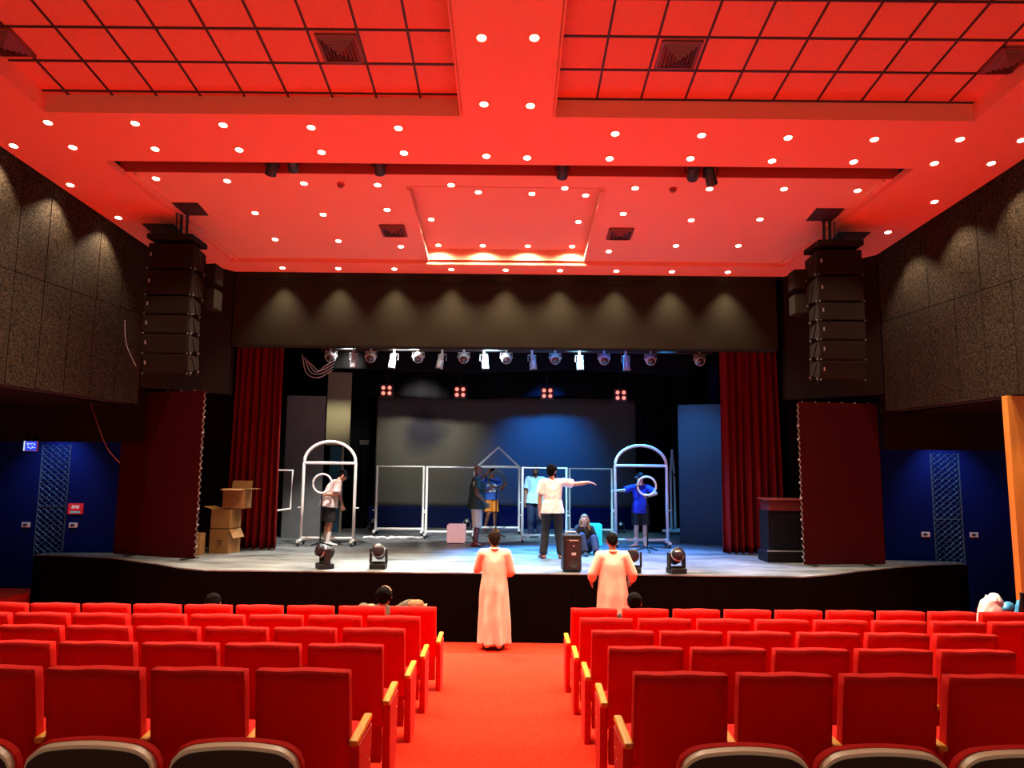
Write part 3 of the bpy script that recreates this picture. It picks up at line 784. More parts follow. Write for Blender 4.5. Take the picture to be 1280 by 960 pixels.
# wall cables
def cable(nm, pts, r, m, label):
    P_ = [Vector(p) for p in pts]; out = []
    for i in range(len(P_) - 1):
        a, b, c_, d = P_[max(i - 1, 0)], P_[i], P_[i + 1], P_[min(i + 2, len(P_) - 1)]
        for k in range(8):
            u = k / 8
            out.append(.5 * ((2 * b) + (c_ - a) * u + (2 * a - 5 * b + 4 * c_ - d) * u * u + (3 * b - a - 3 * c_ + d) * u ** 3))
    out.append(P_[-1]); o0 = out[0].copy()
    o = MB().tube([q - o0 for q in out], r, 6).build(nm, m, None, True, o0)
    return tag(o, label, 'cable')
cable('cable', [ony(112, 500, 12.9), ony(122, 530, 12.8), ony(134, 560, 12.8), ony(150, 579, 13.0)], .008, M['boot'], 'thin cable drooping down the dark recess left of the stage')
cable('cable', [ony(156, 400, 12.4), ony(158, 430, 12.4), ony(170, 458, 12.4)], .005, M['lacing'], 'thin loose cable hanging on the wall beside the left speaker array')

# ------------------------------------------------------------------ maroon masking boards with lacing
def masking(a, b, zt, inner, label):
    A, B = Vector((*a, STZ)), Vector((*b, STZ)); d = B - A; L = d.length
    t_ = thing('masking_board', label, 'board', (A + B) / 2, math.atan2(d.y, d.x), 'maroon masking boards')
    H_ = zt - STZ
    MB().box((0, 0, H_ / 2 + .02), (L, .05, H_ - .04), None, .008).build('board', M['maroon'], t_)
    lc = MB(); n = 26; x = inner * L / 2
    pts = []
    for i in range(n * 2 + 1):
        pts.append((x + inner * (.008 if i % 2 else .014), -.03 if i % 2 else .03, .06 + (H_ - .1) * i / (2 * n)))
    lc.tube(pts, .0042, 5)
    for i in range(8):
        zz = .15 + (H_ - .3) * (i + random.random() * .5) / 8; lc.box((x + inner * .03, -.01, zz), (.03, .025, .035), Matrix.Rotation(random.random(), 3, 'Y'), .008)
    lc.build('edge_lacing', M['lacing'], t_)
    ft = MB()
    for sx in (-.35, .35): ft.box((sx * L, .18, .012), (.06, .4, .024), None, .004)
    ft.build('foot', M['black'], t_)
    kn = MB()
    for i in range(6): kn.box((-L / 2 + L * (i + .3) / 6, -.01, H_ + .006), (.018, .02, .018))
    kn.build('top_ties', M['lacing'], t_)
masking((-7.47, 13.86), (-5.66, 13.2), 4.18, 1, 'tall maroon masking board with laced edge standing left of the stage')
masking((5.28, 13.22), (6.83, 13.42), 4.07, -1, 'tall maroon masking board with laced edge standing right of the stage')

# ------------------------------------------------------------------ signs, switches
ex = thing('exit_sign', 'small lit blue exit sign hanging in the dark recess at the far left', 'sign', (-8.80, 13.25, 3.03))
MB().box((0, 0, .10), (.24, .05, .19), None, .01).build('sign_case', M['silverpaint'], ex)
MB().box((.015, -.028, .10), (.20, .008, .165), None, .003).build('lit_panel', M['exitblue'], ex)
b = MB()
for (x, z, w_, h_) in ((-.05, .145, .05, .014), (-.052, .12, .014, .035), (.0, .135, .014, .03), (.03, .145, .03, .014), (.07, .13, .014, .04), (-.04, .075, .04, .012), (.0, .06, .05, .012), (.03, .085, .012, .03), (.06, .07, .05, .012)):
    b.box((x + .01, -.034, z), (w_, .006, h_))
b.build('sign_marks', M['exitwhite'], ex)
MB().box((-.112, -.029, .10), (.018, .012, .18), None, .002).build('end_strip', M['exitwhite'], ex)
MB().box((0, .0, .24), (.02, .02, .12)).build('hanger', M['blackmetal'], ex)
rs = thing('notice_sign', 'small red notice board with white lines on the left blue wall', 'sign', (-8.58, 14.40, 1.83))
MB().box((0, 0, .11), (.30, .02, .21), None, .006).build('board', M['signred'], rs)
b = MB()
for x, z, w_ in ((-.045, .165, .06), (.04, .165, .08), (-.05, .125, .07), (.045, .125, .06), (0, .145, .13)): b.box((x, -.012, z), (w_, .005, .02))
b.build('white_lines', M['signwhite'], rs)
MB().box((0, -.012, .045), (.2, .005, .035)).build('teal_line', M['signteal'], rs)
for x, z, lab in ((-9.53, 1.57, 'pale switch plate on the blue wall at the far left edge'), (-8.60, 1.57, 'pale switch plate under the red notice sign'),
                  (8.16, 1.55, 'pale switch plate left of the diamond strip on the right blue wall'), (9.11, 1.55, 'pale switch plate right of the diamond strip on the right blue wall')):
    t_ = thing('wall_switch', lab, 'switch', (x, 14.40, z), 0, 'pale wall switch plates')
    MB().box((0, 0, .05), (.17, .02, .10), None, .008).build('plate', M['plate'], t_)
    MB().box((-.01, -.014, .05), (.07, .012, .045), None, .004).build('rocker', M['navy'], t_)

# ------------------------------------------------------------------ hanging stage lamps
pp_ = thing('lighting_bar', 'long dark pipe carrying the front row of stage lamps under the header', 'lighting bar', (0, 15.6, 5.37))
MB().tube([(-4.2, 0, 0), (4.4, 0, 0)], .025, 10).build('pipe', M['blackmetal'], pp_)
b = MB()
for i in range(9): b.tube([(-4 + i, 0, 0), (-4 + i, 0, 2.1)], .006, 5)
b.build('suspension_wires', M['blackmetal'], pp_)
def stage_lamp(px, kind, label, size=1.0):
    p = ony(px, 440, 15.6)
    t_ = thing('stage_lamp', label, 'stage light', (p.x, 15.6, 5.37), 0, 'stage lamps on the front bar')
    MB().box((0, 0, -.02), (.05, .06, .09), None, .008).build('clamp', M['silver'], t_)
    if kind == 'down':       # long can seen from the side
        Rm = Matrix.Rotation(math.radians(random.uniform(-8, 10)), 4, 'Y')
        MB().tube([(-.085, 0, -.22), (-.085, 0, -.08), (.085, 0, -.08), (.085, 0, -.22)], .010, 6).build('yoke', M['silver'], t_)
        MB().lathe([(.03, -.07), (.055, -.09), (.06, -.20), (.072, -.21), (.078, -.37), (.086, -.40), (.07, -.40)], 16, Rm).build('can', M['silverpaint'], t_, True)
        MB().lathe([(.062, -.398), (.05, -.403)], 16, Rm).build('lens', M['lens'], t_)
        MB().box((.0, -.062, -.16), (.05, .02, .10), None, .004).build('label_plate', M['silver'], t_)
    else:                    # stubby wash head facing the seats
        Rm = Matrix.Translation((0, 0, -.15)) @ Matrix.Rotation(math.radians(58), 4, 'X') @ Matrix.Diagonal((1, 1, -1, 1))
        MB().tube([(-.13, 0, -.16), (-.125, 0, -.04), (.125, 0, -.04), (.13, 0, -.16)], .012, 6).build('yoke', M['silver'], t_)
        b_ = MB().lathe([(.05, -.12), (.09, -.10), (.115, -.02), (.115, .06), (.10, .10)], 18, Matrix.Translation((0, 0, -.15)) @ Matrix.Rotation(math.radians(125), 4, 'X'))
        for k in range(8): b_.box((.115 * math.cos(k * PI / 4), -.01, -.15 + .115 * math.sin(k * PI / 4)), (.012, .12, .012))
        b_.build('housing', M['silverpaint'], t_, True)
        MB().lathe([(.085, .098), (.075, .115), (.01, .12)], 18, Matrix.Translation((0, 0, -.15)) @ Matrix.Rotation(math.radians(125), 4, 'X')).build('lens', M['lens'], t_, True)
    return t_
LAMPS = [(414, 'wash'), (442, 'down'), (464, 'wash'), (493, 'down'), (523, 'wash'), (553, 'down'), (580, 'wash'), (605, 'down'), (633, 'wash'), (665, 'down'), (694, 'wash'), (724, 'down'), (755, 'wash'), (782, 'down'), (813, 'wash'), (874, 'wash')]
for i, (px, kd) in enumerate(LAMPS):
    stage_lamp(px, kd, '%s stage lamp on the front bar, %s from the left' % ('long hanging can' if kd == 'down' else 'stubby wash', ORD[i] if i < 15 else 'sixteenth'))
def blinder(px, py, label):
    p = ony(px, py, 19.0); t_ = thing('blinder_lamp', label, 'stage light', p, 0, 'four-cell blinder lamps')
    MB().box((0, .08, 0), (.36, .12, .36), None, .015).build('housing', M['black'], t_)
    for sx in (-1, 1):
        for sz in (-1, 1):
            rm = Matrix.Translation((sx * .083, .012, sz * .073)) @ Matrix.Rotation(PI / 2, 4, 'X')
            c_ = MB().lathe([(.07, -.01), (.072, .012), (.055, .016), (.05, .004)], 18, rm).build('cell_rim', M['emberring'], t_, True)
            MB().lathe([(.052, 0), (.045, .012), (.01, .018)], 16, rm).build('cell_lamp', M['ember'], c_, True)
    MB().tube([(0, .1, .18), (0, .1, 1.2)], .012, 6).build('hanger', M['blackmetal'], t_)
for i, (px, py) in enumerate(((483, 488), (575, 490), (684, 491.5), (776, 494))):
    blinder(px, py, 'warm glowing four cell blinder above the screen, %s from the left' % ORD[i])
for i in range(4):
    pts = [ony(378 + i * 3, 444 + i * 3, 16.2), ony(383 + 5 * i, 466 - i, 16.2), ony(398 + 3 * i, 472 - 5 * i, 16.2), ony(416 + i, 462 - 4 * i, 16.2)]
    cable('stage_cable', pts, .013, M['silverpaint'], 'grey cable loop at the upper left of the stage, %s of four' % ORD[i])

# ------------------------------------------------------------------ stage light (unseen spots overhead; frame fills added behind the header)
SL = [((-2.2, 15.6, 5.6), (-1.85, 12.5, STZ), 4300, (.84, .97, 1.0), 50, 1.0),
      ((-3.6, 15.8, 5.6), (-4.6, 13.6, STZ), 1100, (.90, .97, 1.0), 62, .9),
      ((.3, 16.3, 5.8), (.25, 14.8, STZ), 9000, (.04, .36, 1.0), 46, .9),
      ((-.5, 15.9, 5.7), (-.3, 13.4, STZ), 4600, (.10, .60, 1.0), 42, .9),
      ((2.4, 16.3, 5.8), (2.4, 14.6, STZ), 7000, (.03, .28, 1.0), 74, .9),
      ((1.0, 19.4, 5.35), (1.0, 21.4, 3.3), 1300, (.005, .20, 1.0), 78, 1.0),
      ((-2.6, 19.4, 5.35), (-2.5, 21.4, 3.6), 520, (1, .90, .66), 84, 1.0),
      ((3.2, 15.4, 5.8), (4.5, 17.3, 3.0), 500, (.03, .40, 1.0), 45, .9),
      ((-3.6, 16.6, 5.6), (-4.8, 19.6, 4.7), 700, (1, .88, .58), 40, .9),
      ((-3.6, 14.75, 5.9), (-4.15, 16.4, 2.1), 1500, (1, .97, .92), 46, .8),  # from here on, spots added behind the header to brighten arch and frames
      ((-2.4, 14.75, 5.9), (-2.6, 18.3, 2.1), 1700, (1, .97, .92), 40, .8),
      ((-.4, 14.75, 5.9), (-.6, 18.3, 2.1), 2000, (.72, .90, 1.0), 38, .8),
      ((1.4, 14.75, 5.9), (1.7, 18.0, 2.0), 2200, (.30, .72, 1.0), 42, .8)]
for i, (p, t_, w_, c_, sz, bl) in enumerate(SL): light('stage_beam', 'SPOT', p, w_, c_, None, t_, sz, bl, .1)
for x, c_, w_ in ((-2.2, (1, .90, .72), 7), (-.9, (.55, .80, 1), 10), (.7, (.04, .34, 1), 16), (2.2, (.02, .18, 1), 10)):      # unseen fill spots added behind the header to brighten the lamp housings
    light('header_fill', 'SPOT', (x, 14.7, 6.0), w_ * 4.5, c_, None, (x, 15.7, 5.0), 100, .8, .1)

# ------------------------------------------------------------------ stage scenery frames on castors
def castor(parent, x, y):
    b = MB(); b.lathe([(.035, -.018), (.04, -.012), (.04, .012), (.035, .018)], 14, Matrix.Translation((x, y, .042)) @ Matrix.Rotation(PI / 2, 4, 'Y'))
    b.box((x, y, .085), (.05, .03, .03), None, .004); b.build('castor', M['rubber'], parent, True)
def scenery(nm, px0, px1, pyb, pyt, shape, label, y=None, rotz=0.0, group='white tube scenery frames', width=None, bar=None, apex=None, r=.034):
    pm = onz((px0 + px1) / 2, pyb, STZ); Y = pm.y if y is None else y
    a, b = ony(px0, (pyb + pyt) / 2, Y), ony(px1, (pyb + pyt) / 2, Y)
    w = width or (b.x - a.x); zt = ony((px0 + px1) / 2, pyt, Y).z - STZ
    t_ = thing(nm, label, 'scenery frame', ((a.x + b.x) / 2, Y, STZ), rotz, group)
    h_ = w / 2
    if shape == 'rect':
        MB().tube([(-h_, 0, .13), (-h_, 0, zt), (h_, 0, zt), (h_, 0, .13)], r, 10).build('tube_frame', M['pipe'], t_)
    elif shape == 'arch':
        zs = zt - h_
        if bar: zs = bar
        pts = [(-h_, 0, .13), (-h_, 0, zs * .5)] + [(-h_ * math.cos(PI * k / 24), 0, zs + (zt - zs) * math.sin(PI * k / 24)) for k in range(25)] + [(h_, 0, zs * .5), (h_, 0, .13)]
        MB().tube(pts, r, 10).build('tube_frame', M['pipe'], t_, True)
        MB().tube([(-h_, 0, zs), (h_, 0, zs)], r, 10).build('cross_bar', M['pipe'], t_)
    else:
        zs = bar
        MB().tube([(-h_, 0, .13), (-h_, 0, zs), (0, 0, zt), (h_, 0, zs), (h_, 0, .13)], r, 10).build('tube_frame', M['pipe'], t_)
        MB().tube([(-h_, 0, zs), (h_, 0, zs)], r, 10).build('cross_bar', M['pipe'], t_)
    MB().tube([(-h_, 0, .16), (h_, 0, .16)], r * .9, 10).build('base_bar', M['pipe'], t_)
    for sx in (-1, 1):
        f_ = MB().tube([(sx * h_, -.24, .11), (sx * h_, .24, .11)], r * 1.1, 8).build('foot', M['pipe'], t_)
        castor(f_, sx * h_, -.22); castor(f_, sx * h_, .22)
        k = MB(); k.lathe([(.016, -.05), (.016, .05)], 8, Matrix.Translation((sx * (h_ + .05), 0, zt * .36)) @ Matrix.Rotation(PI / 2, 4, 'Y')); k.build('clip', M['pipe'], t_)
    return t_
scenery('arch_frame', 377, 445, 682, 552, 'arch', 'white arched tube frame on castors around the man in the cap', bar=1.80, width=1.15)
scenery('panel_frame', 470.5, 529, 669, 583, 'rect', 'white rectangular tube frame, leftmost of the row before the grey screen')
scenery('panel_frame', 533, 593, 673, 584, 'rect', 'white rectangular tube frame left of the pitched one, behind the pink cube')
scenery('house_frame', 596, 649, 667, 559, 'house', 'white tube frame with pitched top behind the two men in jerseys', bar=1.775)
scenery('panel_frame', 653, 708, 678, 585, 'rect', 'white rectangular tube frame behind the man in the pale blue shirt')
scenery('panel_frame', 712, 765, 670, 586, 'rect', 'white rectangular tube frame behind the seated woman')
scenery('arch_frame', 769, 834, 684, 557, 'arch', 'white arched tube frame on castors around the boy in blue', bar=1.81, width=1.16)
scenery('house_frame', 836, 846, 668, 563, 'house', 'narrow pitched tube frame turned edge-on at the right of the row', rotz=math.radians(68), width=.62, bar=1.60)
# frame half hidden by the left curtain
t_ = thing('wing_frame', 'white tube frame half hidden behind the left red curtain', 'scenery frame', (-5.20, 16.2, STZ), 0, 'white tube scenery frames')
a, b = ony(366, 588, 16.2), ony(364, 636, 16.2)
MB().tube([(-.42, .0, a.z - STZ), (a.x + 5.20, 0, a.z - STZ), (b.x + 5.20 - .02, 0, b.z - STZ), (-.42, -.2, b.z - STZ - .1)], .028, 10).build('tube_frame', M['pipe'], t_)
MB().tube([(-.42, 0, 0), (-.42, 0, a.z - STZ)], .028, 10).build('upright', M['pipe'], t_)
MB().tube([(-.42, -.25, .03), (-.42, .25, .03)], .03, 10).build('foot', M['pipe'], t_)

# hoops on stands
def hoop_stand(px, py_base, pyc, rad_px, label, m, pole_m, Y=None, tube_r=.022):
    p = onz(px, py_base, STZ); Y = Y or p.y; c_ = ony(px, pyc, Y); R_ = rad_px * Y / FPX
    t_ = thing('hoop_stand', label, 'hoop stand', (c_.x, Y, STZ), 0, 'hoops on black stands')
    zc = c_.z - STZ
    MB().tube([(0, 0, .05), (0, 0, zc - R_)], .016, 8).build('pole', pole_m, t_)
    b_ = MB()
    for k in range(3):
        a_ = k * 2 * PI / 3 + .5; b_.tube([(0, 0, .10), (.26 * math.cos(a_), .26 * math.sin(a_), .022)], .014, 7)
    b_.build('tripod_base', pole_m, t_)
    MB().tube([(R_ * math.cos(2 * PI * k / 40), 0, zc + R_ * math.sin(2 * PI * k / 40)) for k in range(40)], tube_r, 9, True).build('hoop', m, t_, True)
    return t_
hoop_stand(403, 684, 604.5, 11.6, 'white hoop on a dark stand in front of the man in the cap', M['pipe'], M['blackmetal'])
hoop_stand(808.5, 690, 607.5, 11.4, 'white hoop on a dark stand in front of the boy in blue', M['pipe'], M['blackmetal'])
hoop_stand(620.5, 672, 599, 9.8, 'black hoop on a thin stand before the face of the man in orange shorts', M['rubber'], M['blackmetal'], 18.4, .024)

# glowing cubes
def cube_seat(px0, px1, pyb, pyt, m, label, rot=0.0):
    p = onz((px0 + px1) / 2, pyb, STZ); a, b = ony(px0, pyb, p.y), ony(px1, pyb, p.y); w = b.x - a.x; h_ = ony((px0 + px1) / 2, pyt, p.y).z - STZ
    t_ = thing('cube_stool', label, 'cube stool', (p.x, p.y + w / 2, STZ), rot, 'cube stools')
    MB().box((0, 0, h_ / 2 + .01), (w, w, h_ - .02), None, .035, 4).build('shell', m, t_, True)
    MB().box((0, 0, .012), (w * .8, w * .8, .024)).build('base', M['rubber'], t_)
cube_seat(558, 581, 680, 656, M['pinkcube'], 'glowing pink cube stool beside the man in cream trousers')
cube_seat(735, 753, 684, 655, M['tealcube'], 'glowing turquoise cube stool behind the seated woman')

# cardboard boxes by the left curtain
def carton(nm, loc, size, rot, label, flaps, tilt=0.0, mark=False):
    w, d_, h_ = size; t_ = thing(nm, label, 'box', loc, rot, 'cardboard boxes')
    if tilt: t_.rotation_euler = (0, tilt, rot)
    th = .008
    b_ = MB(); b_.box((0, 0, th / 2), (w, d_, th))
    for sx in (-1, 1): b_.box((sx * (w / 2 - th / 2), 0, h_ / 2), (th, d_, h_))
    for sy in (-1, 1): b_.box((0, sy * (d_ / 2 - th / 2), h_ / 2), (w - 2 * th, th, h_))
    b_.build('walls', M['cardboard'], t_)
    for k, (side, ang) in enumerate(flaps):
        L_ = d_ if side in 'lr' else w; dep = .5 * (w if side in 'lr' else d_) * .9
        f_ = MB(); f_.box((0, dep / 2, 0), (L_ - .01, dep, .006))
        rz = {'f': PI, 'b': 0, 'l': PI / 2, 'r': -PI / 2}[side]
        pos = {'f': (0, -d_ / 2 + .004, h_), 'b': (0, d_ / 2 - .004, h_), 'l': (-w / 2 + .004, 0, h_), 'r': (w / 2 - .004, 0, h_)}[side]
        bmesh.ops.transform(f_.bm, matrix=Matrix.Translation(pos) @ Matrix.Rotation(rz, 4, 'Z') @ Matrix.Rotation(ang, 4, 'X'), verts=f_.bm.verts)
        f_.build('flap', M['cardboard'], t_)
    if mark:
        k_ = MB()
        for (x, z, ww, hh) in ((-.03, .24, .035, .035), (.012, .24, .035, .035), (.055, .24, .035, .035), (-.012, .185, .03, .03), (.03, .185, .05, .03), (.0, .135, .14, .012)):
            k_.box((x, -d_ / 2 - .002, z), (ww, .003, hh))
        k_.build('printed_marks', M['ink'], t_)
        MB().box((w / 2 + .002, -.02, h_ - .10), (.003, .06, .16)).build('tape_strip', M['tape'], t_)
    return t_
CL_ = ('f', PI), ('b', PI)
carton('cardboard_box', (-5.68, 14.6, STZ), (.43, .38, .47), math.radians(-14), 'closed cardboard box with printed marks, bottom of the stack by the left curtain', (('b', PI), ('f', PI), ('r', -math.radians(60))), 0, True)
carton('cardboard_box', (-5.68, 14.6, STZ + .485), (.42, .38, .37), math.radians(-12), 'cardboard box in the middle of the stack by the left curtain', (('b', PI), ('f', PI), ('l', math.radians(15))))
carton('cardboard_box', (-5.48, 14.6, STZ + .872), (.43, .36, .385), math.radians(-4), 'open cardboard box on top of the stack, flaps spread', (('b', math.radians(75)), ('r', 0.0), ('f', -math.radians(8))))
bx = carton('cardboard_box', (-6.12, 14.2, STZ + .0), (.32, .36, .40), math.radians(8), 'open cardboard box half hidden behind the left maroon board', (('b', PI),))
MB().box((.0, -.30, .34), (.30, .20, .006), Matrix.Rotation(math.radians(-35), 3, 'X')).build('flap', M['cardboard'], bx)

# lectern by the right curtain
lt = thing('lectern', 'dark polished lectern with a red top band beside the right maroon board', 'lectern', (5.18, 14.05, STZ), 0)
MB().box((0, 0, .10), (.72, .55, .20), None, .015).build('plinth', M['podium'], lt)
MB().box((0, 0, .58), (.64, .48, .78), None, .012).build('body', M['podium'], lt)
MB().box((.0, -.245, .56), (.50, .02, .6), None, .01).build('front_panel', M['podium'], lt)
MB().box((.03, -.03, 1.06), (.66, .46, .20), None, .01).build('top_band', M['podiumred'], lt)
MB().box((.0, -.02, 1.17), (.72, .52, .022), Matrix.Rotation(.04, 3, 'X'), .006).build('top', M['podiumred'], lt)
MB().box((0, -.255, .215), (.70, .03, .02)).build('moulding', M['silver'], lt)

# floor loudspeaker at the stage edge
sp = thing('floor_loudspeaker', 'black floor loudspeaker on the stage edge beside the standing man', 'loudspeaker', (1.02, 12.34, STZ), math.radians(4))
MB().box((0, .0, .315), (.31, .30, .60), None, .03, 3).build('cabinet', M['blackmetal'], sp)
MB().box((.02, -.152, .29), (.24, .012, .50), None, .006).build('front_panel', M['shell'], sp)
MB().box((.02, -.16, .52), (.15, .008, .018), None, .003).build('handle_bar', M['silver'], sp)
MB().box((.02, -.16, .30), (.075, .008, .045), None, .004).build('control_label', M['silverpaint'], sp)
MB().lathe([(.012, 0), (.012, .012), (.006, .015)], 10, Matrix.Translation((.02, -.158, .43)) @ Matrix.Rotation(PI / 2, 4, 'X')).build('knob', M['silver'], sp)
MB().lathe([(.085, 0), (.085, .012), (.06, .006), (.01, .003)], 20, Matrix.Translation((.02, -.158, .16)) @ Matrix.Rotation(PI / 2, 4, 'X')).build('woofer', M['rubber'], sp)
MB().tube([(-.09, .02, .62), (-.08, .02, .645), (.08, .02, .645), (.09, .02, .62)], .014, 8).build('top_handle', M['silverpaint'], sp)

# moving heads on the stage edge
def moving_head(px, pyb, label, yaw, tilt):
    p = onz(px, pyb, STZ); t_ = thing('moving_head_light', label, 'stage light', (p.x, p.y + .14, STZ), yaw, 'moving head lights on the stage edge')
    MB().box((0, 0, .045), (.27, .25, .09), None, .015).build('base', M['blackmetal'], t_)
    y_ = MB()
    for s_ in (-1, 1): y_.box((s_ * .132, 0, .215), (.034, .11, .25), None, .014, 3)
    y_.box((0, 0, .10), (.29, .11, .03), None, .01); y_.build('yoke', M['blackmetal'], t_)
    Rm = Matrix.Translation((0, 0, .275)) @ Matrix.Rotation(tilt, 4, 'X')
    h_ = MB().lathe([(.06, -.14), (.09, -.13), (.108, -.05), (.108, .05), (.10, .12), (.105, .13), (.09, .15)], 22, Rm)
    h_.build('head', M['blackmetal'], t_, True)
    MB().lathe([(.086, .147), (.07, .156), (.01, .16)], 20, Rm).build('lens', M['lens'], t_, True)
    c_ = MB().lathe([(.109, .03), (.1115, .03), (.1115, .06), (.109, .06)], 22, Rm); c_.build('head_band', M['silver'], t_, True)
moving_head(403, 712, 'black moving head light on the stage edge, leftmost, head turned aside', math.radians(-58), math.radians(70))
moving_head(471, 712, 'black moving head light on the stage edge, second from the left', 0, math.radians(62))
moving_head(793, 717, 'black moving head light behind the robed man at the right', math.radians(-12), math.radians(80))
moving_head(848, 718, 'black moving head light on the stage edge, rightmost', math.radians(14), math.radians(55))

# crumpled pale plastic strip on the floor
p = onz(490, 674, STZ); b_ = MB()
pts = []
for k in range(26):
    u = k / 25; pts.append((-.72 + 1.44 * u, .10 * math.sin(u * 9) + .05 * math.sin(u * 23), .022 + .022 * abs(math.sin(u * 14))))
b_.tube(pts, [.012 + .022 * abs(math.sin(k * 1.3)) for k in range(26)], 6)
b_.tube([(-.05, 0, .03), (.15, .12, .05), (.4, .18, .04), (.7, .03, .02)], .018, 6); b_.hull([((-.02, .02, .04), (.08, .06, .04)), ((.06, .04, .03), (.05, .04, .03))])
tag(b_.build('plastic_sheet', M['plastic'], None, True, (p.x, p.y, STZ)), 'crumpled white plastic strip lying on the stage behind the second moving head', 'plastic')
# small dark lamp cases at the foot of the screen
for px, py, lab in ((461, 664, 'small dark floor lamp at the foot of the leftmost panel frame'), (582, 664, 'small dark floor lamp behind the pink cube'), (780, 668, 'small dark floor lamp behind the boy in blue')):
    p = onz(px, py, STZ); t_ = thing('floor_lamp_can', lab, 'stage light', (p.x, p.y + .6, STZ), 0, 'small floor lamps at the back')
    MB().box((0, 0, .03), (.26, .2, .06), None, .01).build('base', M['black'], t_)
    MB().lathe([(.05, -.1), (.09, -.06), (.09, .08), (.08, .1)], 16, Matrix.Translation((0, 0, .2)) @ Matrix.Rotation(1.1, 4, 'X')).build('can', M['blackmetal'], t_, True)
    MB().lathe([(.07, .101), (.01, .106)], 16, Matrix.Translation((0, 0, .2)) @ Matrix.Rotation(1.1, 4, 'X')).build('lens', M['silver'], t_, True)
    MB().tube([(-.1, 0, .06), (-.1, 0, .22), (.1, 0, .22), (.1, 0, .06)], .01, 6).build('yoke', M['silver'], t_)
p = onz(818, 664, STZ); t_ = thing('equipment_case', 'low grey equipment case on the stage behind the boy in blue', 'case', (p.x, p.y + .4, STZ), 0)
MB().box((0, 0, .13), (.34, .25, .22), None, .015).build('body', M['flat'], t_); MB().box((0, 0, .25), (.35, .26, .03), None, .01).build('lid', M['silver'], t_)
MB().tube([(-.06, -.13, .15), (-.05, -.155, .17), (.05, -.155, .17), (.06, -.13, .15)], .008, 6).build('handle', M['blackmetal'], t_)
p = ony(456, 553.5, 20.8); b_ = MB()
for k, (x, w_, a_) in enumerate(((-.12, .018, 0), (-.085, .018, 0), (-.045, .022, 0), (-.005, .014, .35), (.03, .018, 0), (.065, .016, -.3), (.10, .016, .3))):
    b_.box((x, 0, 0), (w_, .008, .11), Matrix.Rotation(a_, 3, 'Y'))
b_.box((-.08, 0, .06), (.14, .008, .015)); b_.box((.07, 0, .06), (.12, .008, .015))
tag(b_.build('backdrop_sign', M['flat'], None, False, (p.x, p.y - .03, p.z)), 'tiny grey lettering on the black curtain left of the screen', 'sign')

# wrapped bags and bottle on the front row at the far right
def bag(loc, r, label, m, m2):
    t_ = thing('plastic_bag', label, 'bag', loc, random.random(), 'wrapped plastic bags on the right front seats')
    b_ = MB(); g = bmesh.ops.create_icosphere(b_.bm, subdivisions=4, radius=1.0)
    for v in b_.bm.verts:
        n = v.co.copy(); d_ = 1 + .14 * noise.noise(n * 3.1 + Vector(loc)) + .06 * noise.noise(n * 9)
        v.co = Vector((n.x * r[0] * d_, n.y * r[1] * d_, max(-.92, n.z) * r[2] * d_ + r[2] * .98))
    b_.build('wrap', m, t_, True)
    if m2:
        q = MB(); q.hull([((.10, -r[1] * .72, r[2] * 1.62), (.085, .05, .045)), ((.02, -r[1] * .80, r[2] * 1.5), (.06, .05, .04))]); q.build('printed_patch', m2, t_, True)
        q = MB(); q.hull([((0, -.02, r[2] * 1.8), (r[0] * .6, r[1] * .6, .02)), ((.05, 0, r[2] * 2.02), (r[0] * .3, r[1] * .3, .02))]); q.build('knot', m, t_, True)
zs = FLOOR[5] + .515
bag((5.53, ROWY[5] + .40, zs), (.15, .16, .27), 'white wrapped plastic bag on the right front row seats, left of the dark bottle', M['plastic'], M['plasticblue'])
bag((5.95, ROWY[5] + .42, zs), (.125, .14, .27), 'blue printed plastic bag on the right front row seats, right of the dark bottle', M['plasticblue'], None)
bt = thing('bottle', 'dark bottle standing between the plastic bags at the far right', 'bottle', (5.755, ROWY[5] + .22, zs))
MB().lathe([(.04, 0), (.045, .02), (.045, .40), (.03, .50), (.022, .54), (.022, .575)], 16).build('body', M['bottle'], bt, True)
MB().lathe([(.025, .575), (.025, .60), (.02, .605)], 14).build('cap', M['blackmetal'], bt, True)
MB().lathe([(.0455, .30), (.0462, .30), (.0462, .33), (.0455, .33)], 16).build('label_band', M['shell'], bt, True)

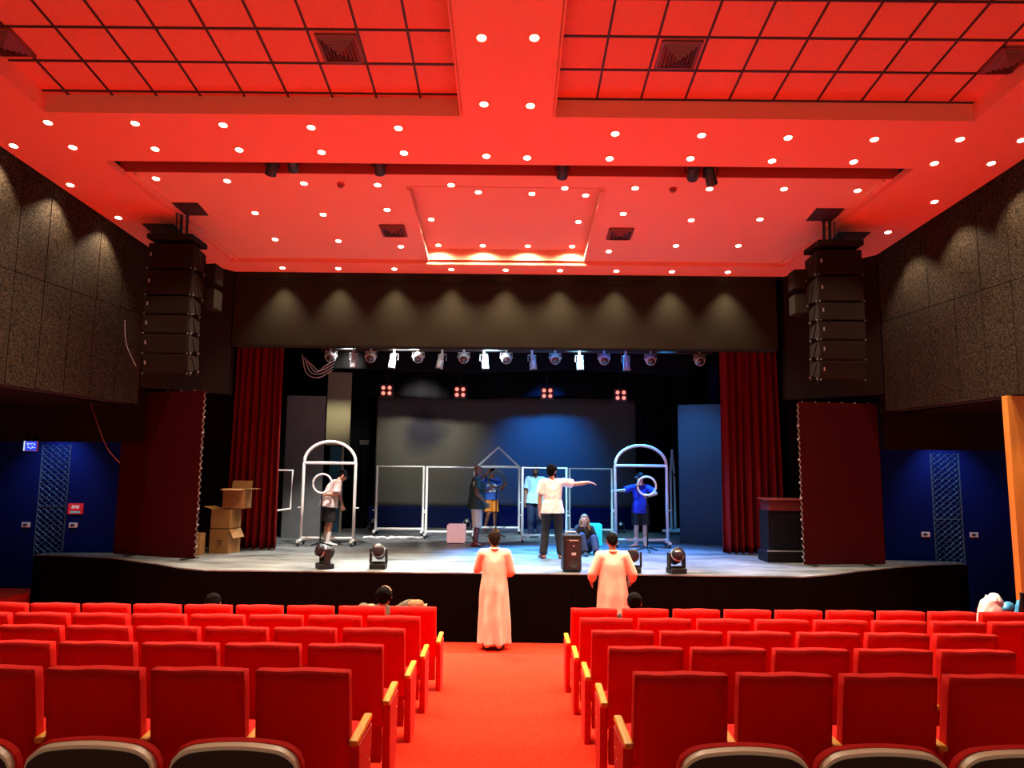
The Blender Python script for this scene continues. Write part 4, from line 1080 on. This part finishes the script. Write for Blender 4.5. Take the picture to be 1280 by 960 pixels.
# ------------------------------------------------------------------ people
def remesh(mb, name, m, voxel, smooth=4, fold=None):
    me = mb.mesh('tmp', None, False, True)
    o = bpy.data.objects.new('tmp', me); COL.objects.link(o)
    r = o.modifiers.new('r', 'REMESH'); r.mode = 'VOXEL'; r.voxel_size = voxel
    s_ = o.modifiers.new('s', 'SMOOTH'); s_.factor = .5; s_.iterations = smooth
    bpy.context.view_layer.update()
    dg = bpy.context.evaluated_depsgraph_get()
    out = bpy.data.meshes.new_from_object(o.evaluated_get(dg)); out.name = name
    bpy.data.objects.remove(o); bpy.data.meshes.remove(me)
    out.materials.clear(); out.materials.append(m)
    if fold:
        N = [v.normal.copy() for v in out.vertices]
        for v, n in zip(out.vertices, N): v.co += n * fold(v.co)
    for p in out.polygons: p.use_smooth = True
    return out
def V3(*a): return Vector(a)
def base_joints():
    J = dict(pelvis=V3(0, 0, .94), waist=V3(0, .005, 1.10), chest=V3(0, 0, 1.30), neck=V3(0, -.015, 1.47), head=V3(0, .015, 1.625), look=V3(0, 1, 0))
    for s, k in ((1, 'R'), (-1, 'L')):
        J['sh' + k] = V3(.18 * s, -.01, 1.415); J['el' + k] = V3(.235 * s, -.03, 1.13); J['wr' + k] = V3(.245 * s, .06, .885); J['hand' + k] = V3(0, .15, -1)
        J['hip' + k] = V3(.09 * s, 0, .92); J['kn' + k] = V3(.105 * s, .025, .50); J['an' + k] = V3(.11 * s, -.02, .085); J['toe' + k] = V3(.25 * s, 1, 0)
    return J
def lerp(a, b, u): return a + (b - a) * u
def hand(mb, w, d, pn, curl=.35, k=1):
    d = d.normalized(); s = d.cross(pn).normalized(); pn = s.cross(d).normalized()
    mb.hull([(w, .023), (w + d * .085 + s * .030, (.013, .013, .013)), (w + d * .090 - s * .030, (.013, .013, .013))])
    for i, (off, L) in enumerate(((.036, .068), (.0125, .078), (-.012, .073), (-.035, .058))):
        b0 = w + d * .085 + s * off; fan = s * off * .35
        d1 = (d + pn * curl * .6).normalized(); d2 = (d + pn * curl * 1.8).normalized()
        b1 = b0 + d1 * L * .55 + fan * .5; b2 = b1 + d2 * L * .5 + fan * .5
        mb.hull([(b0, .0095), (b1, .0085)]); mb.hull([(b1, .0085), (b2, .0065)])
    t0 = w + d * .03 + s * .025; t1 = t0 + (s * .8 + d * .6 + pn * .2).normalized() * .045; t2 = t1 + (s * .25 + d + pn * .3).normalized() * .038
    mb.hull([(t0, .013), (t1, .0105)]); mb.hull([(t1, .0105), (t2, .008)])
def body_mb(J, fat=1.0, lefthand=.35, righthand=.35):
    mb = MB(); f = fat
    mb.hull([(J['pelvis'], (.155 * f, .115 * f, .10)), (J['waist'], (.138 * f, .105 * f, .06))])
    mb.hull([(J['waist'], (.138 * f, .105 * f, .06)), (J['chest'], (.155 * f, .110 * f, .10)), (lerp(J['shR'], J['neck'], .35), .055), (lerp(J['shL'], J['neck'], .35), .055)])
    L = J['look'].normalized(); up = V3(0, 0, 1); side = L.cross(up).normalized(); hu = side.cross(L).normalized()
    h = J['head']
    mb.hull([(J['neck'] - V3(0, 0, .03), .062), (h - hu * .075 - L * .012, .052)])
    mb.hull([(h + hu * .030 - L * .015, .083), (h + hu * .025 + L * .025, .072), (h - hu * .02, .07)])
    mb.hull([(h + hu * .0, .070), (h - hu * .075 + L * .048, .034), (h - hu * .03 + L * .055, .038), (h - hu * .06 - L * .02, .045)])
    mb.hull([(h + hu * .015 + L * .088, .010), (h - hu * .022 + L * .106, .013)])
    for s in (-1, 1):
        mb.hull([(h + side * s * .078 + hu * .015 - L * .01, (.012, .02, .026)), (h + side * s * .078 - hu * .018, (.010, .014, .014))])
        mb.hull([(h + hu * .034 + L * .083 + side * s * .03, (.02, .01, .007)), (h + hu * .034 + L * .086 + side * s * .012, (.014, .01, .007))])
    for k, s in (('R', 1), ('L', -1)):
        mb.hull([(J['sh' + k], .058 * f), (lerp(J['sh' + k], J['neck'], .5), .06)])
        mb.hull([(J['sh' + k], .058 * f), (J['el' + k], .042 * f)]); mb.hull([(J['el' + k], .042 * f), (lerp(J['el' + k], J['wr' + k], .3), .042 * f), (J['wr' + k], .027)])
        d = J['hand' + k]; pn = J.get('palm' + k, V3(-s, .25, 0))
        hand(mb, J['wr' + k], d, pn if k == 'R' else pn, righthand if k == 'R' else lefthand)
        mb.hull([(J['hip' + k], .098 * f), (J['kn' + k], .060)]); mb.hull([(J['kn' + k], .060), (lerp(J['kn' + k], J['an' + k], .3) - V3(0, .012, 0), .058), (J['an' + k], .038)])
        t = J['toe' + k].normalized(); a = J['an' + k]
        g = V3(0, 0, -.05)
        mb.hull([(a + g - t * .045, .035), (a + g + t * .09 + V3(0, 0, -.008), (.042, .042, .026)), (a, .042)]); mb.hull([(a + g + t * .09 - V3(0, 0, .008), (.042, .042, .026)), (a + g + t * .165 - V3(0, 0, .012), (.036, .036, .02))])
    return mb
def noisefold(a, sc, seed=0.0, vert=.35):
    return lambda c: a * noise.noise(Vector((c.x * sc + seed, c.y * sc, c.z * sc * vert + seed))) + a * .5 * noise.noise(Vector((c.x * sc * 2.3 - c.z * sc, c.y * sc * 2, c.z * sc * 1.6 + seed)))
def shirt_mb(J, fat=1.0, hem=.86, sleeve=.62, loose=.0, long_=False):
    mb = MB(); f = fat
    wv = (J['waist'] - J['pelvis']).normalized(); hc = J['pelvis'] + wv * (hem - .94)
    mb.hull([('disc', hc, wv, .208 * f + loose, .160 * f + loose), (J['waist'], (.160 * f + loose, .128 * f + loose, .06)), (lerp(J['pelvis'], J['waist'], .4), (.188 * f + loose, .146 * f + loose, .05))])
    mb.hull([(J['waist'], (.160 * f + loose, .128 * f + loose, .06)), (J['chest'], (.175 * f, .128 * f, .10)), (lerp(J['shR'], J['neck'], .25), .066), (lerp(J['shL'], J['neck'], .25), .066), (J['neck'] - V3(0, 0, .045), .07)])
    for k in 'RL':
        s, e, w = J['sh' + k], J['el' + k], J['wr' + k]; ar = (e - s).normalized()
        if long_:
            mb.hull([(s, .076 * f), (e, .064 * f)]); mb.hull([(e, .064 * f), ('disc', lerp(e, w, .88), (w - e), .062, .062)])
        else:
            mb.hull([(s, .076 * f), ('disc', s + ar * .29 * sleeve, ar, .082 * f, .082 * f)])
        mb.hull([(s, .074 * f), (J['chest'] + V3(0, 0, .03), (.15 * f, .11 * f, .08))])
    return mb
def trousers_mb(J, fat=1.0, to=1.0, r=1.0):
    mb = MB(); f = fat
    mb.hull([(J['pelvis'], (.168 * f, .128 * f, .09)), ('disc', J['pelvis'] + V3(0, 0, .13), (0, 0, 1), .152 * f, .118 * f), (J['hipR'], .112 * f), (J['hipL'], .112 * f)])
    for k in 'RL':
        h, n, a = J['hip' + k], J['kn' + k], J['an' + k]
        if to > .5:
            mb.hull([(h, .115 * f), (n, .080 * r)]); mb.hull([(n, .080 * r), ('disc', lerp(n, a, (to - .5) * 2), (a - n), .072 * r, .078 * r)])
        else:
            mb.hull([(h, .116 * f), ('disc', lerp(h, n, to * 2), (n - h), .098 * r, .104 * r)])
    return mb
def shoe_mb(J, k, top=.0):
    mb = MB(); t = J['toe' + k].normalized(); a = J['an' + k]; g = V3(0, 0, -.055)
    mb.hull([(a + g - t * .055, (.042, .042, .030)), (a + g + t * .10, (.050, .050, .028)), (a + V3(0, 0, -.005), .047)])
    mb.hull([(a + g + t * .10, (.050, .050, .028)), (a + g + t * .175 - V3(0, 0, .004), (.042, .042, .024))])
    if top: mb.hull([(a, .05), ('disc', lerp(a, J['kn' + k], top), (J['kn' + k] - a), .062, .066)])
    return mb
def sock_mb(J, k, top=.45):
    mb = MB(); mb.hull([(J['an' + k] - V3(0, 0, .02), .046), ('disc', lerp(J['an' + k], J['kn' + k], top), (J['kn' + k] - J['an' + k]), .056, .060)]); return mb
def hair_mb(J, style):
    mb = MB(); L = J['look'].normalized(); side = L.cross(V3(0, 0, 1)).normalized(); hu = side.cross(L).normalized(); h = J['head']
    if style == 'short':
        mb.hull([(h + hu * .048 - L * .022, .093), (h + hu * .058 + L * .026, .076)]); mb.hull([(h + hu * .0 - L * .05, .066), (h + hu * .03 - L * .03, .086)])
    if style == 'thick':
        mb.hull([(h + hu * .055 - L * .025, .100), (h + hu * .072 + L * .030, .082)]); mb.hull([(h - hu * .035 - L * .055, .062), (h + hu * .03 - L * .035, .094)])
    if style == 'balding':
        mb.hull([(h - hu * .03 - L * .05, .070), (h - L * .034 + hu * .022, .086)])
        for s in (-1, 1): mb.hull([(h + side * s * .045 - L * .01 + hu * .01, (.048, .05, .07)), (h + side * s * .04 - L * .05 + hu * .01, .052)])
    if style == 'long':
        mb.hull([(h + hu * .050 - L * .025, .093), (h + hu * .062 + L * .025, .070)])
        for s in (-1, 0, 1):
            mb.hull([(h + side * s * .07 - L * .03, .045), (h + side * s * .098 - L * .035 - hu * .12, .040), (h + side * s * .115 - L * .03 - hu * .22, .030)])
    return mb
def cap_mb(J, peak=True):
    mb = MB(); L = J['look'].normalized(); side = L.cross(V3(0, 0, 1)).normalized(); hu = side.cross(L).normalized(); h = J['head']
    mb.hull([(h + hu * .055 - L * .018, .092), (h + hu * .052 + L * .02, .082)])
    if peak: mb.hull([(h + hu * .05 + L * .09 + side * .05, .012), (h + hu * .05 + L * .09 - side * .05, .012), (h + hu * .035 + L * .165 + side * .035, .008), (h + hu * .035 + L * .165 - side * .035, .008)])
    return mb
def face_parts(t_, J, beard=None):
    L = J['look'].normalized(); side = L.cross(V3(0, 0, 1)).normalized(); hu = side.cross(L).normalized(); h = J['head']
    for s in (-1, 1): MB().hull([(h + hu * .012 + L * .083 + side * s * .032, (.014, .014, .009))]).build('eye', M['eye'], t_, True)
    MB().hull([(h - hu * .052 + L * .080 + side * .018, .007), (h - hu * .052 + L * .080 - side * .018, .007), (h - hu * .052 + L * .086, .008)]).build('mouth', M['lip'], t_, True)
    if beard:
        b = MB(); b.hull([(h - hu * .085 + L * .055, .036), (h - hu * .055 + side * .055 + L * .01, .026), (h - hu * .055 - side * .055 + L * .01, .026)])
        put('beard', remesh(b, 'beard', beard, .008, 2), t_)
def person(nm_label, loc, rotz, J, skin, height=1.75, fat=1.0, hair=None, hairmat=None, face=True, beard=None, clothes=(), group=None, curl=(.35, .35)):
    """clothes: (part name, mesh builder, material, voxel, fold amplitude)"""
    t_ = thing('person', nm_label, 'person', loc, rotz, group)
    s = height / 1.75; t_.scale = (s, s, s)
    put('body', remesh(body_mb(J, fat, curl[0], curl[1]), 'body', skin, .0072, 3), t_)
    for (n_, mb, m, fold) in clothes:
        put(n_, remesh(mb, n_, m, .011, 3, noisefold(fold, 9, len(n_) * 1.7 + loc[0]) if fold else None), t_)
    if hair: put('hair', remesh(hair_mb(J, hair), 'hair', hairmat or M['hair'], .009, 3, noisefold(.006, 40)), t_)
    if face: face_parts(t_, J, beard)
    return t_
def at(px, py, z=STZ): return onz(px, py, z)
ZS = .012   # the sole of a foot is this far below joint height zero

# man pointing, back to the seats
J = base_joints()
J['elR'] = V3(.46, .05, 1.395); J['wrR'] = V3(.71, .08, 1.43); J['handR'] = V3(1, .05, -.22); J['palmR'] = V3(0, .1, -1); J['shR'] = V3(.19, 0, 1.425)
J['elL'] = V3(-.235, .0, 1.13); J['wrL'] = V3(-.235, .04, .875); J['look'] = V3(.62, .8, -.05); J['knR'].x = .13; J['anR'].x = .17; J['anL'].x = -.17; J['knL'].x = -.13
J['toeR'] = V3(.3, 1, 0); J['toeL'] = V3(-.35, 1, 0)
p = at(690, 698)
person('person in a loose white shirt and black trousers pointing to the right, back turned', (p.x, p.y, STZ), 0, J, M['skin'], 1.78, 1.05, 'thick', M['hair'], True, M['hair'],
       [('shirt', shirt_mb(J, 1.06, .84, .72, .012), M['offwhite'], .016), ('trousers', trousers_mb(J, 1.05, 1.0, 1.06), M['blackcloth'], .008), ('shoe', shoe_mb(J, 'R'), M['boot'], 0), ('shoe', shoe_mb(J, 'L'), M['boot'], 0)])
# man in pale blue shirt facing the seats
J = base_joints(); J['look'] = V3(-.1, 1, -.02)
p = at(669, 672)
person('person in a pale blue tee and dark trousers standing behind the pointing one', (p.x, p.y, STZ), PI - .15, J, M['skinred'], 1.80, 1.12, 'short', M['hair'], True, M['hair'],
       [('shirt', shirt_mb(J, 1.12, .84, .75, .01), M['lightblue'], .010), ('trousers', trousers_mb(J, 1.08, 1.0, 1.1), M['navy'], .008), ('shoe', shoe_mb(J, 'R'), M['white'], 0), ('shoe', shoe_mb(J, 'L'), M['white'], 0)])
# bald man in green jersey seen from the side, facing right
J = base_joints(); J['elR'] = V3(.22, .02, 1.13); J['wrR'] = V3(.16, .20, .93); J['handR'] = V3(-.1, .5, -.8); J['elL'] = V3(-.23, .04, 1.14); J['wrL'] = V3(-.16, .26, 1.20); J['handL'] = V3(.1, .6, .6); J['look'] = V3(0, 1, -.08)
p = at(595, 683)
pz = person('bald person in a dark green jersey, cream trousers and brown boots, facing right', (p.x, p.y, STZ), -PI / 2, J, M['skindark'], 1.80, 1.15, None, None, True, None,
       [('jersey', shirt_mb(J, 1.22, .80, .66, .012), M['green'], .010), ('trousers', trousers_mb(J, 1.14, .60, 1.35), M['cream'], .012), ('boot', shoe_mb(J, 'R', .85), M['boot'], 0), ('boot', shoe_mb(J, 'L', .85), M['boot'], 0)])
b = MB(); e = J['elR']; s_ = J['shR']; b.hull([(lerp(s_, e, .15) + V3(.055, 0, .0), (.035, .075, .05)), (lerp(s_, e, .42) + V3(.055, 0, 0), (.035, .07, .04))]); put('sleeve_patch', remesh(b, 'sleeve_patch', M['gold'], .009, 2), pz)
# man in blue jersey and orange shorts behind the black hoop
J = base_joints(); J['elR'] = V3(.30, .10, 1.46); J['wrR'] = V3(.14, .24, 1.68); J['handR'] = V3(-.3, .2, 1); J['elL'] = V3(-.28, .06, 1.16); J['wrL'] = V3(-.30, .28, 1.28); J['handL'] = V3(-.2, .6, .6)
J['knR'] = V3(.11, .10, .50); J['anR'] = V3(.13, -.12, .10); J['knL'] = V3(-.10, .05, .5); J['anL'] = V3(-.12, .0, .085); J['look'] = V3(-.5, 1, 0)
p = at(613, 666)
pz = person('person in a blue and white numbered jersey and orange shorts behind the black hoop', (p.x, p.y + .45, STZ), PI + .35, J, M['skinred'], 1.74, .98, 'short', M['hair'], True, None,
       [('jersey', shirt_mb(J, 1.04, .88, .62, .01), M['jersey'], .008), ('shorts', trousers_mb(J, 1.05, .46, 1.15), M['orange'], .012), ('shoe', shoe_mb(J, 'R'), M['boot'], 0), ('shoe', shoe_mb(J, 'L'), M['orange'], 0)])
tc_ = bpy.data.curves.new('number_curve', 'FONT'); tc_.body = '20'; tc_.size = .30; tc_.extrude = .012; tc_.align_x = 'CENTER'; tc_.offset = .006
to = bpy.data.objects.new('tmp_text', tc_); COL.objects.link(to); bpy.context.view_layer.update()
tm = bpy.data.meshes.new_from_object(to.evaluated_get(bpy.context.evaluated_depsgraph_get())); bpy.data.objects.remove(to)
tm.materials.clear(); tm.materials.append(M['white'])
tm.transform(Matrix.Translation((.03, .150, 1.10)) @ Matrix.Rotation(PI, 4, 'Z') @ Matrix.Rotation(PI / 2, 4, 'X')); put('jersey_number', tm, pz)
b = MB(); wv = (J['waist'] - J['pelvis']).normalized(); b.hull([('disc', J['pelvis'] - V3(0, 0, .065), (0, 0, 1), .208, .166), ('disc', J['pelvis'] - V3(0, 0, .015), (0, 0, 1), .206, .164)]); put('white_hem', remesh(b, 'white_hem', M['white'], .01, 1), pz)
# boy in blue
J = base_joints(); J['elL'] = V3(-.40, .14, 1.33); J['wrL'] = V3(-.58, .28, 1.34); J['handL'] = V3(-.8, .5, .05); J['palmL'] = V3(0, .3, -1)
J['elR'] = V3(.36, -.06, 1.24); J['wrR'] = V3(.20, .16, 1.20); J['handR'] = V3(-.7, .6, .1); J['look'] = V3(-.75, .7, -.1); J['knR'] = V3(.11, .03, .5); J['toeL'] = V3(-1, .3, 0); J['toeR'] = V3(.1, 1, 0)
# facing the seats: local left is on the photo's right, so mirror the pointing arm
JB = base_joints(); JB['elR'] = V3(.40, .10, 1.34); JB['wrR'] = V3(.60, .22, 1.33); JB['handR'] = V3(.85, .4, .05); JB['palmR'] = V3(0, .2, -1)
JB['elL'] = V3(-.34, .20, 1.27); JB['wrL'] = V3(-.16, .30, 1.22); JB['handL'] = V3(.8, .5, .05); JB['palmL'] = V3(0, -1, 0); JB['look'] = V3(.9, .55, -.12); JB['toeR'] = V3(1, .5, 0); JB['toeL'] = V3(-.15, 1, 0)
p = at(801, 684)
pz = person('person in a royal blue tee, black shorts and cap, arm stretched left', (p.x, p.y, STZ), PI, JB, M['skinlight'], 1.64, .95, 'short', M['hair'], True, None,
       [('shirt', shirt_mb(JB, .98, .80, .80, .015), M['royal'], .010), ('shorts', trousers_mb(JB, 1.05, .47, 1.2), M['blackcloth'], .010), ('cap', cap_mb(JB), M['blackcloth'], 0), ('sock', sock_mb(JB, 'R', .40), M['white'], 0), ('sock', sock_mb(JB, 'L', .40), M['white'], 0), ('shoe', shoe_mb(JB, 'R'), M['white'], 0), ('shoe', shoe_mb(JB, 'L'), M['offwhite'], 0)])
# man in the cap, bending forward, turned to the right
J = base_joints()
for k, v in dict(waist=(0, .02, 1.09), chest=(0, .09, 1.27), neck=(0, .18, 1.42), head=(0, .28, 1.52), shR=(.18, .14, 1.37), shL=(-.18, .14, 1.37), elR=(.26, .10, 1.12), wrR=(.15, -.06, 1.12), elL=(-.24, .28, 1.13), wrL=(-.22, .36, .89)).items(): J[k] = V3(*v)
J['look'] = V3(.05, .85, -.55); J['handL'] = V3(0, .25, -1); J['handR'] = V3(-.3, -.5, .1)
p = at(409, 682)
pz = person('person in white printed tee, black shorts and cap bending inside the left arch', (p.x, p.y, STZ), -math.radians(62), J, M['skin'], 1.74, 1.12, 'short', M['hair'], True, None,
       [('shirt', shirt_mb(J, 1.16, .84, .80, .022), M['printed'], .010), ('shorts', trousers_mb(J, 1.12, .48, 1.25), M['blackcloth'], .010), ('cap', cap_mb(J), M['navy'], 0), ('sock', sock_mb(J, 'R', .55), M['white'], 0), ('sock', sock_mb(J, 'L', .55), M['white'], 0), ('shoe', shoe_mb(J, 'R'), M['white'], 0), ('shoe', shoe_mb(J, 'L'), M['offwhite'], 0)])
# woman sitting on the stage floor
J = base_joints()
for k, v in dict(pelvis=(0, 0, .12), waist=(0, -.02, .28), chest=(0, -.01, .46), neck=(0, .01, .62), head=(0, .04, .76), shR=(.155, 0, .57), shL=(-.155, 0, .57), elR=(.25, .10, .34), wrR=(.18, .32, .38), elL=(-.26, .06, .32), wrL=(-.24, .24, .10),
                 hipR=(.09, .03, .12), hipL=(-.09, .03, .12), knR=(.13, .36, .42), knL=(-.15, .36, .38), anR=(.08, .50, .085), anL=(-.16, .55, .085)).items(): J[k] = V3(*v)
J['handR'] = V3(-.5, .6, -.1); J['handL'] = V3(.2, .6, -.3); J['look'] = V3(.25, 1, .25); J['toeR'] = V3(.1, 1, 0); J['toeL'] = V3(-.1, 1, 0)
p = at(736, 696)
pz = person('person with shoulder length hair in dark clothes sitting on the stage floor', (p.x - .03, p.y + .60, STZ), PI + .1, J, M['skinlight'], 1.56, .92, 'long', M['hairblond'], True, None,
       [('shirt', shirt_mb(J, .98, .90, 1.0, .005, True), M['blackcloth'], .010), ('trousers', trousers_mb(J, .98, 1.0, 1.05), M['navy'], .010), ('shoe', shoe_mb(J, 'R'), M['blackcloth'], 0), ('shoe', shoe_mb(J, 'L'), M['blackcloth'], 0)])

# the two men in robes
def robe_mb(J, fat, wide, hemz=.07, sleeve_to=.86):
    mb = MB(); f = fat; wst = (J['waist'], (.190 * f, .152 * f, .06))
    mb.hull([wst, (J['chest'], (.184 * f, .134 * f, .10)), (lerp(J['shR'], J['neck'], .25), .068), (lerp(J['shL'], J['neck'], .25), .068), (J['neck'] - V3(0, 0, .035), .072)])
    cx = (J['anR'].x + J['anL'].x) / 2; cy = (J['anR'].y + J['anL'].y) / 2
    mb.hull([wst, (J['pelvis'] - V3(0, 0, .06), (.208 * f, .164 * f, .10)), ('disc', V3(cx, cy + .02, hemz), (0, 0, 1), wide, wide * .78)])
    for k in 'RL':
        s, e, w = J['sh' + k], J['el' + k], J['wr' + k]
        mb.hull([(s, .078 * f), (e, .066 * f)]); mb.hull([(e, .066 * f), ('disc', lerp(e, w, sleeve_to), (w - e), .064, .064)])
        mb.hull([(s, .074 * f), (J['chest'] + V3(0, 0, .03), (.15 * f, .11 * f, .08))])
    return mb
def robe(label, loc, rot, J, height, fat, wide, hairst, hairm, skin, hemz, seed, sl=.86):
    t_ = thing('person', label, 'person', loc, rot); s = height / 1.75; t_.scale = (s, s, s)
    put('body', remesh(body_mb(J, .94), 'body', skin, .0072, 3), t_)
    def fold(c):
        lo = max(0, min(1, (1.15 - c.z) / .9)); a = math.atan2(c.y, c.x)
        return lo * (.030 * math.sin(a * 6 + 1.4 * math.sin(c.z * 3 + seed) + seed) + .010 * math.sin(a * 11 + seed * 2 + c.z * 2)) + .007 * noise.noise(Vector((c.x * 9, c.y * 9, c.z * 5 + seed)))
    put('robe', remesh(robe_mb(J, fat, wide, hemz, sl), 'robe', M['robe'], .011, 14, fold), t_)
    put('hair', remesh(hair_mb(J, hairst), 'hair', hairm, .009, 3, noisefold(.006, 40)), t_)
    c_ = MB(); n_ = J['neck']; c_.tube([(n_.x + .066 * math.cos(k * PI / 10), n_.y + .066 * math.sin(k * PI / 10), n_.z + .022) for k in range(20)], .016, 8, True); c_.build('collar', M['robe'], t_, True)
    face_parts(t_, J, None)
    for k in 'RL': put('shoe', remesh(shoe_mb(J, k), 'shoe', M['shell'], .011, 2), t_)
    return t_
J = base_joints(); J['elL'] = V3(-.27, .07, 1.17); J['wrL'] = V3(-.20, .27, 1.20); J['handL'] = V3(.3, 1, .3); J['elR'] = V3(.255, .02, 1.14); J['wrR'] = V3(.19, .22, 1.08); J['handR'] = V3(-.4, 1, .1); J['head'] = V3(-.01, .05, 1.61); J['look'] = V3(-.15, 1, -.3)
p = ony(617, 800, 11.62)
robe('person in a long pale robe standing in the red aisle, back turned', (p.x, 11.62, .012), 0, J, 1.79, 1.06, .235, 'thick', M['hairbrown'], M['skinred'], .07, .5)
J = base_joints(); J['elL'] = V3(-.30, -.02, 1.16); J['wrL'] = V3(-.30, .16, 1.00); J['handL'] = V3(.1, 1, -.3); J['elR'] = V3(.30, -.02, 1.16); J['wrR'] = V3(.30, .16, 1.00); J['handR'] = V3(-.1, 1, -.3); J['head'] = V3(0, .03, 1.62); J['look'] = V3(-.1, 1, -.2)
p = ony(766, 760, 11.35)
robe('person in a long pale robe leaning at the stage front, behind the right seats', (p.x, 11.35, .012), 0, J, 1.80, 1.12, .24, 'short', M['hair'], M['skinred'], .07, 2.1, .55)

# seated people in the front row
def seated(px, side, i, label, J, skin, hair, hairm, cl, height=1.75, dx=0.0, dz=0.0, face=True):
    loc = SEATPOS[(5, side, i)]
    t_ = person(label, (loc[0] + dx, loc[1] + .32, loc[2] + dz), 0, J, skin, height, 1.05, hair, hairm, face, None, cl)
    return t_
def sit_joints():
    J = base_joints()
    for k, v in dict(pelvis=(0, .14, .56), waist=(0, .05, .63), chest=(0, -.04, .73), neck=(0, -.03, .865), head=(0, .03, .985), shR=(.18, -.04, .81), shL=(-.18, -.04, .81), elR=(.24, .02, .64), wrR=(.18, .24, .66), elL=(-.24, .02, .64), wrL=(-.18, .24, .66),
                     hipR=(.09, .16, .56), hipL=(-.09, .16, .56), knR=(.13, .54, .55), knL=(-.13, .54, .55), anR=(.13, .56, .09), anL=(-.13, .56, .09)).items(): J[k] = V3(*v)
    J['handR'] = V3(-.2, 1, -.1); J['handL'] = V3(.2, 1, -.1)
    return J
J = sit_joints(); J['elR'] = V3(.36, -.16, .90); J['wrR'] = V3(.50, -.05, .89); J['handR'] = V3(.2, .8, -.7); J['head'] = V3(.04, .03, .99); J['shL'].z += .03; J['look'] = V3(.25, 1, -.15)
t_ = seated(487, -1, 1, 'balding person in a beige shirt, arm over the next front row seat', J, M['skin'], 'balding', M['hair'],
       [('shirt', shirt_mb(J, 1.08, .90, .9, .01), M['khaki'], .010), ('trousers', trousers_mb(J, 1.05, 1.0, 1.05), M['navy'], .006), ('shoe', shoe_mb(J, 'R'), M['boot'], 0), ('shoe', shoe_mb(J, 'L'), M['boot'], 0)], 1.76, .16)
b = MB(); s_, e, w = J['shR'], J['elR'], J['wrR']; b.hull([(lerp(s_, e, .75), .075), (e, .078)]); b.hull([(e, .078), ('disc', lerp(e, w, .75), w - e, .075, .075)])
put('striped_sleeve', remesh(b, 'striped_sleeve', M['stripe'], .010, 3, noisefold(.006, 14)), t_)
J = sit_joints(); J['head'] = V3(0, .09, .93); J['look'] = V3(-.2, 1, -.35)
seated(332, -1, 4, 'dark haired person seated in the left front row, only head top showing', J, M['skinred'], 'short', M['hair'],
       [('shirt', shirt_mb(J, 1.0, .90, .8, .0), M['blackcloth'], .008), ('trousers', trousers_mb(J, 1.0, 1.0, 1.0), M['navy'], .006), ('shoe', shoe_mb(J, 'R'), M['boot'], 0), ('shoe', shoe_mb(J, 'L'), M['boot'], 0)], 1.66, -.09, -.015)
J = sit_joints(); J['look'] = V3(.1, 1, .12)
seated(797, 1, 1, 'dark haired person in the right front row, beside the robed one', J, M['skinred'], 'short', M['hair'],
       [('shirt', shirt_mb(J, 1.0, .90, .8, .0), M['blackcloth'], .008), ('trousers', trousers_mb(J, 1.0, 1.0, 1.0), M['navy'], .006), ('shoe', shoe_mb(J, 'R'), M['boot'], 0), ('shoe', shoe_mb(J, 'L'), M['boot'], 0)], 1.66, -.07, 0)
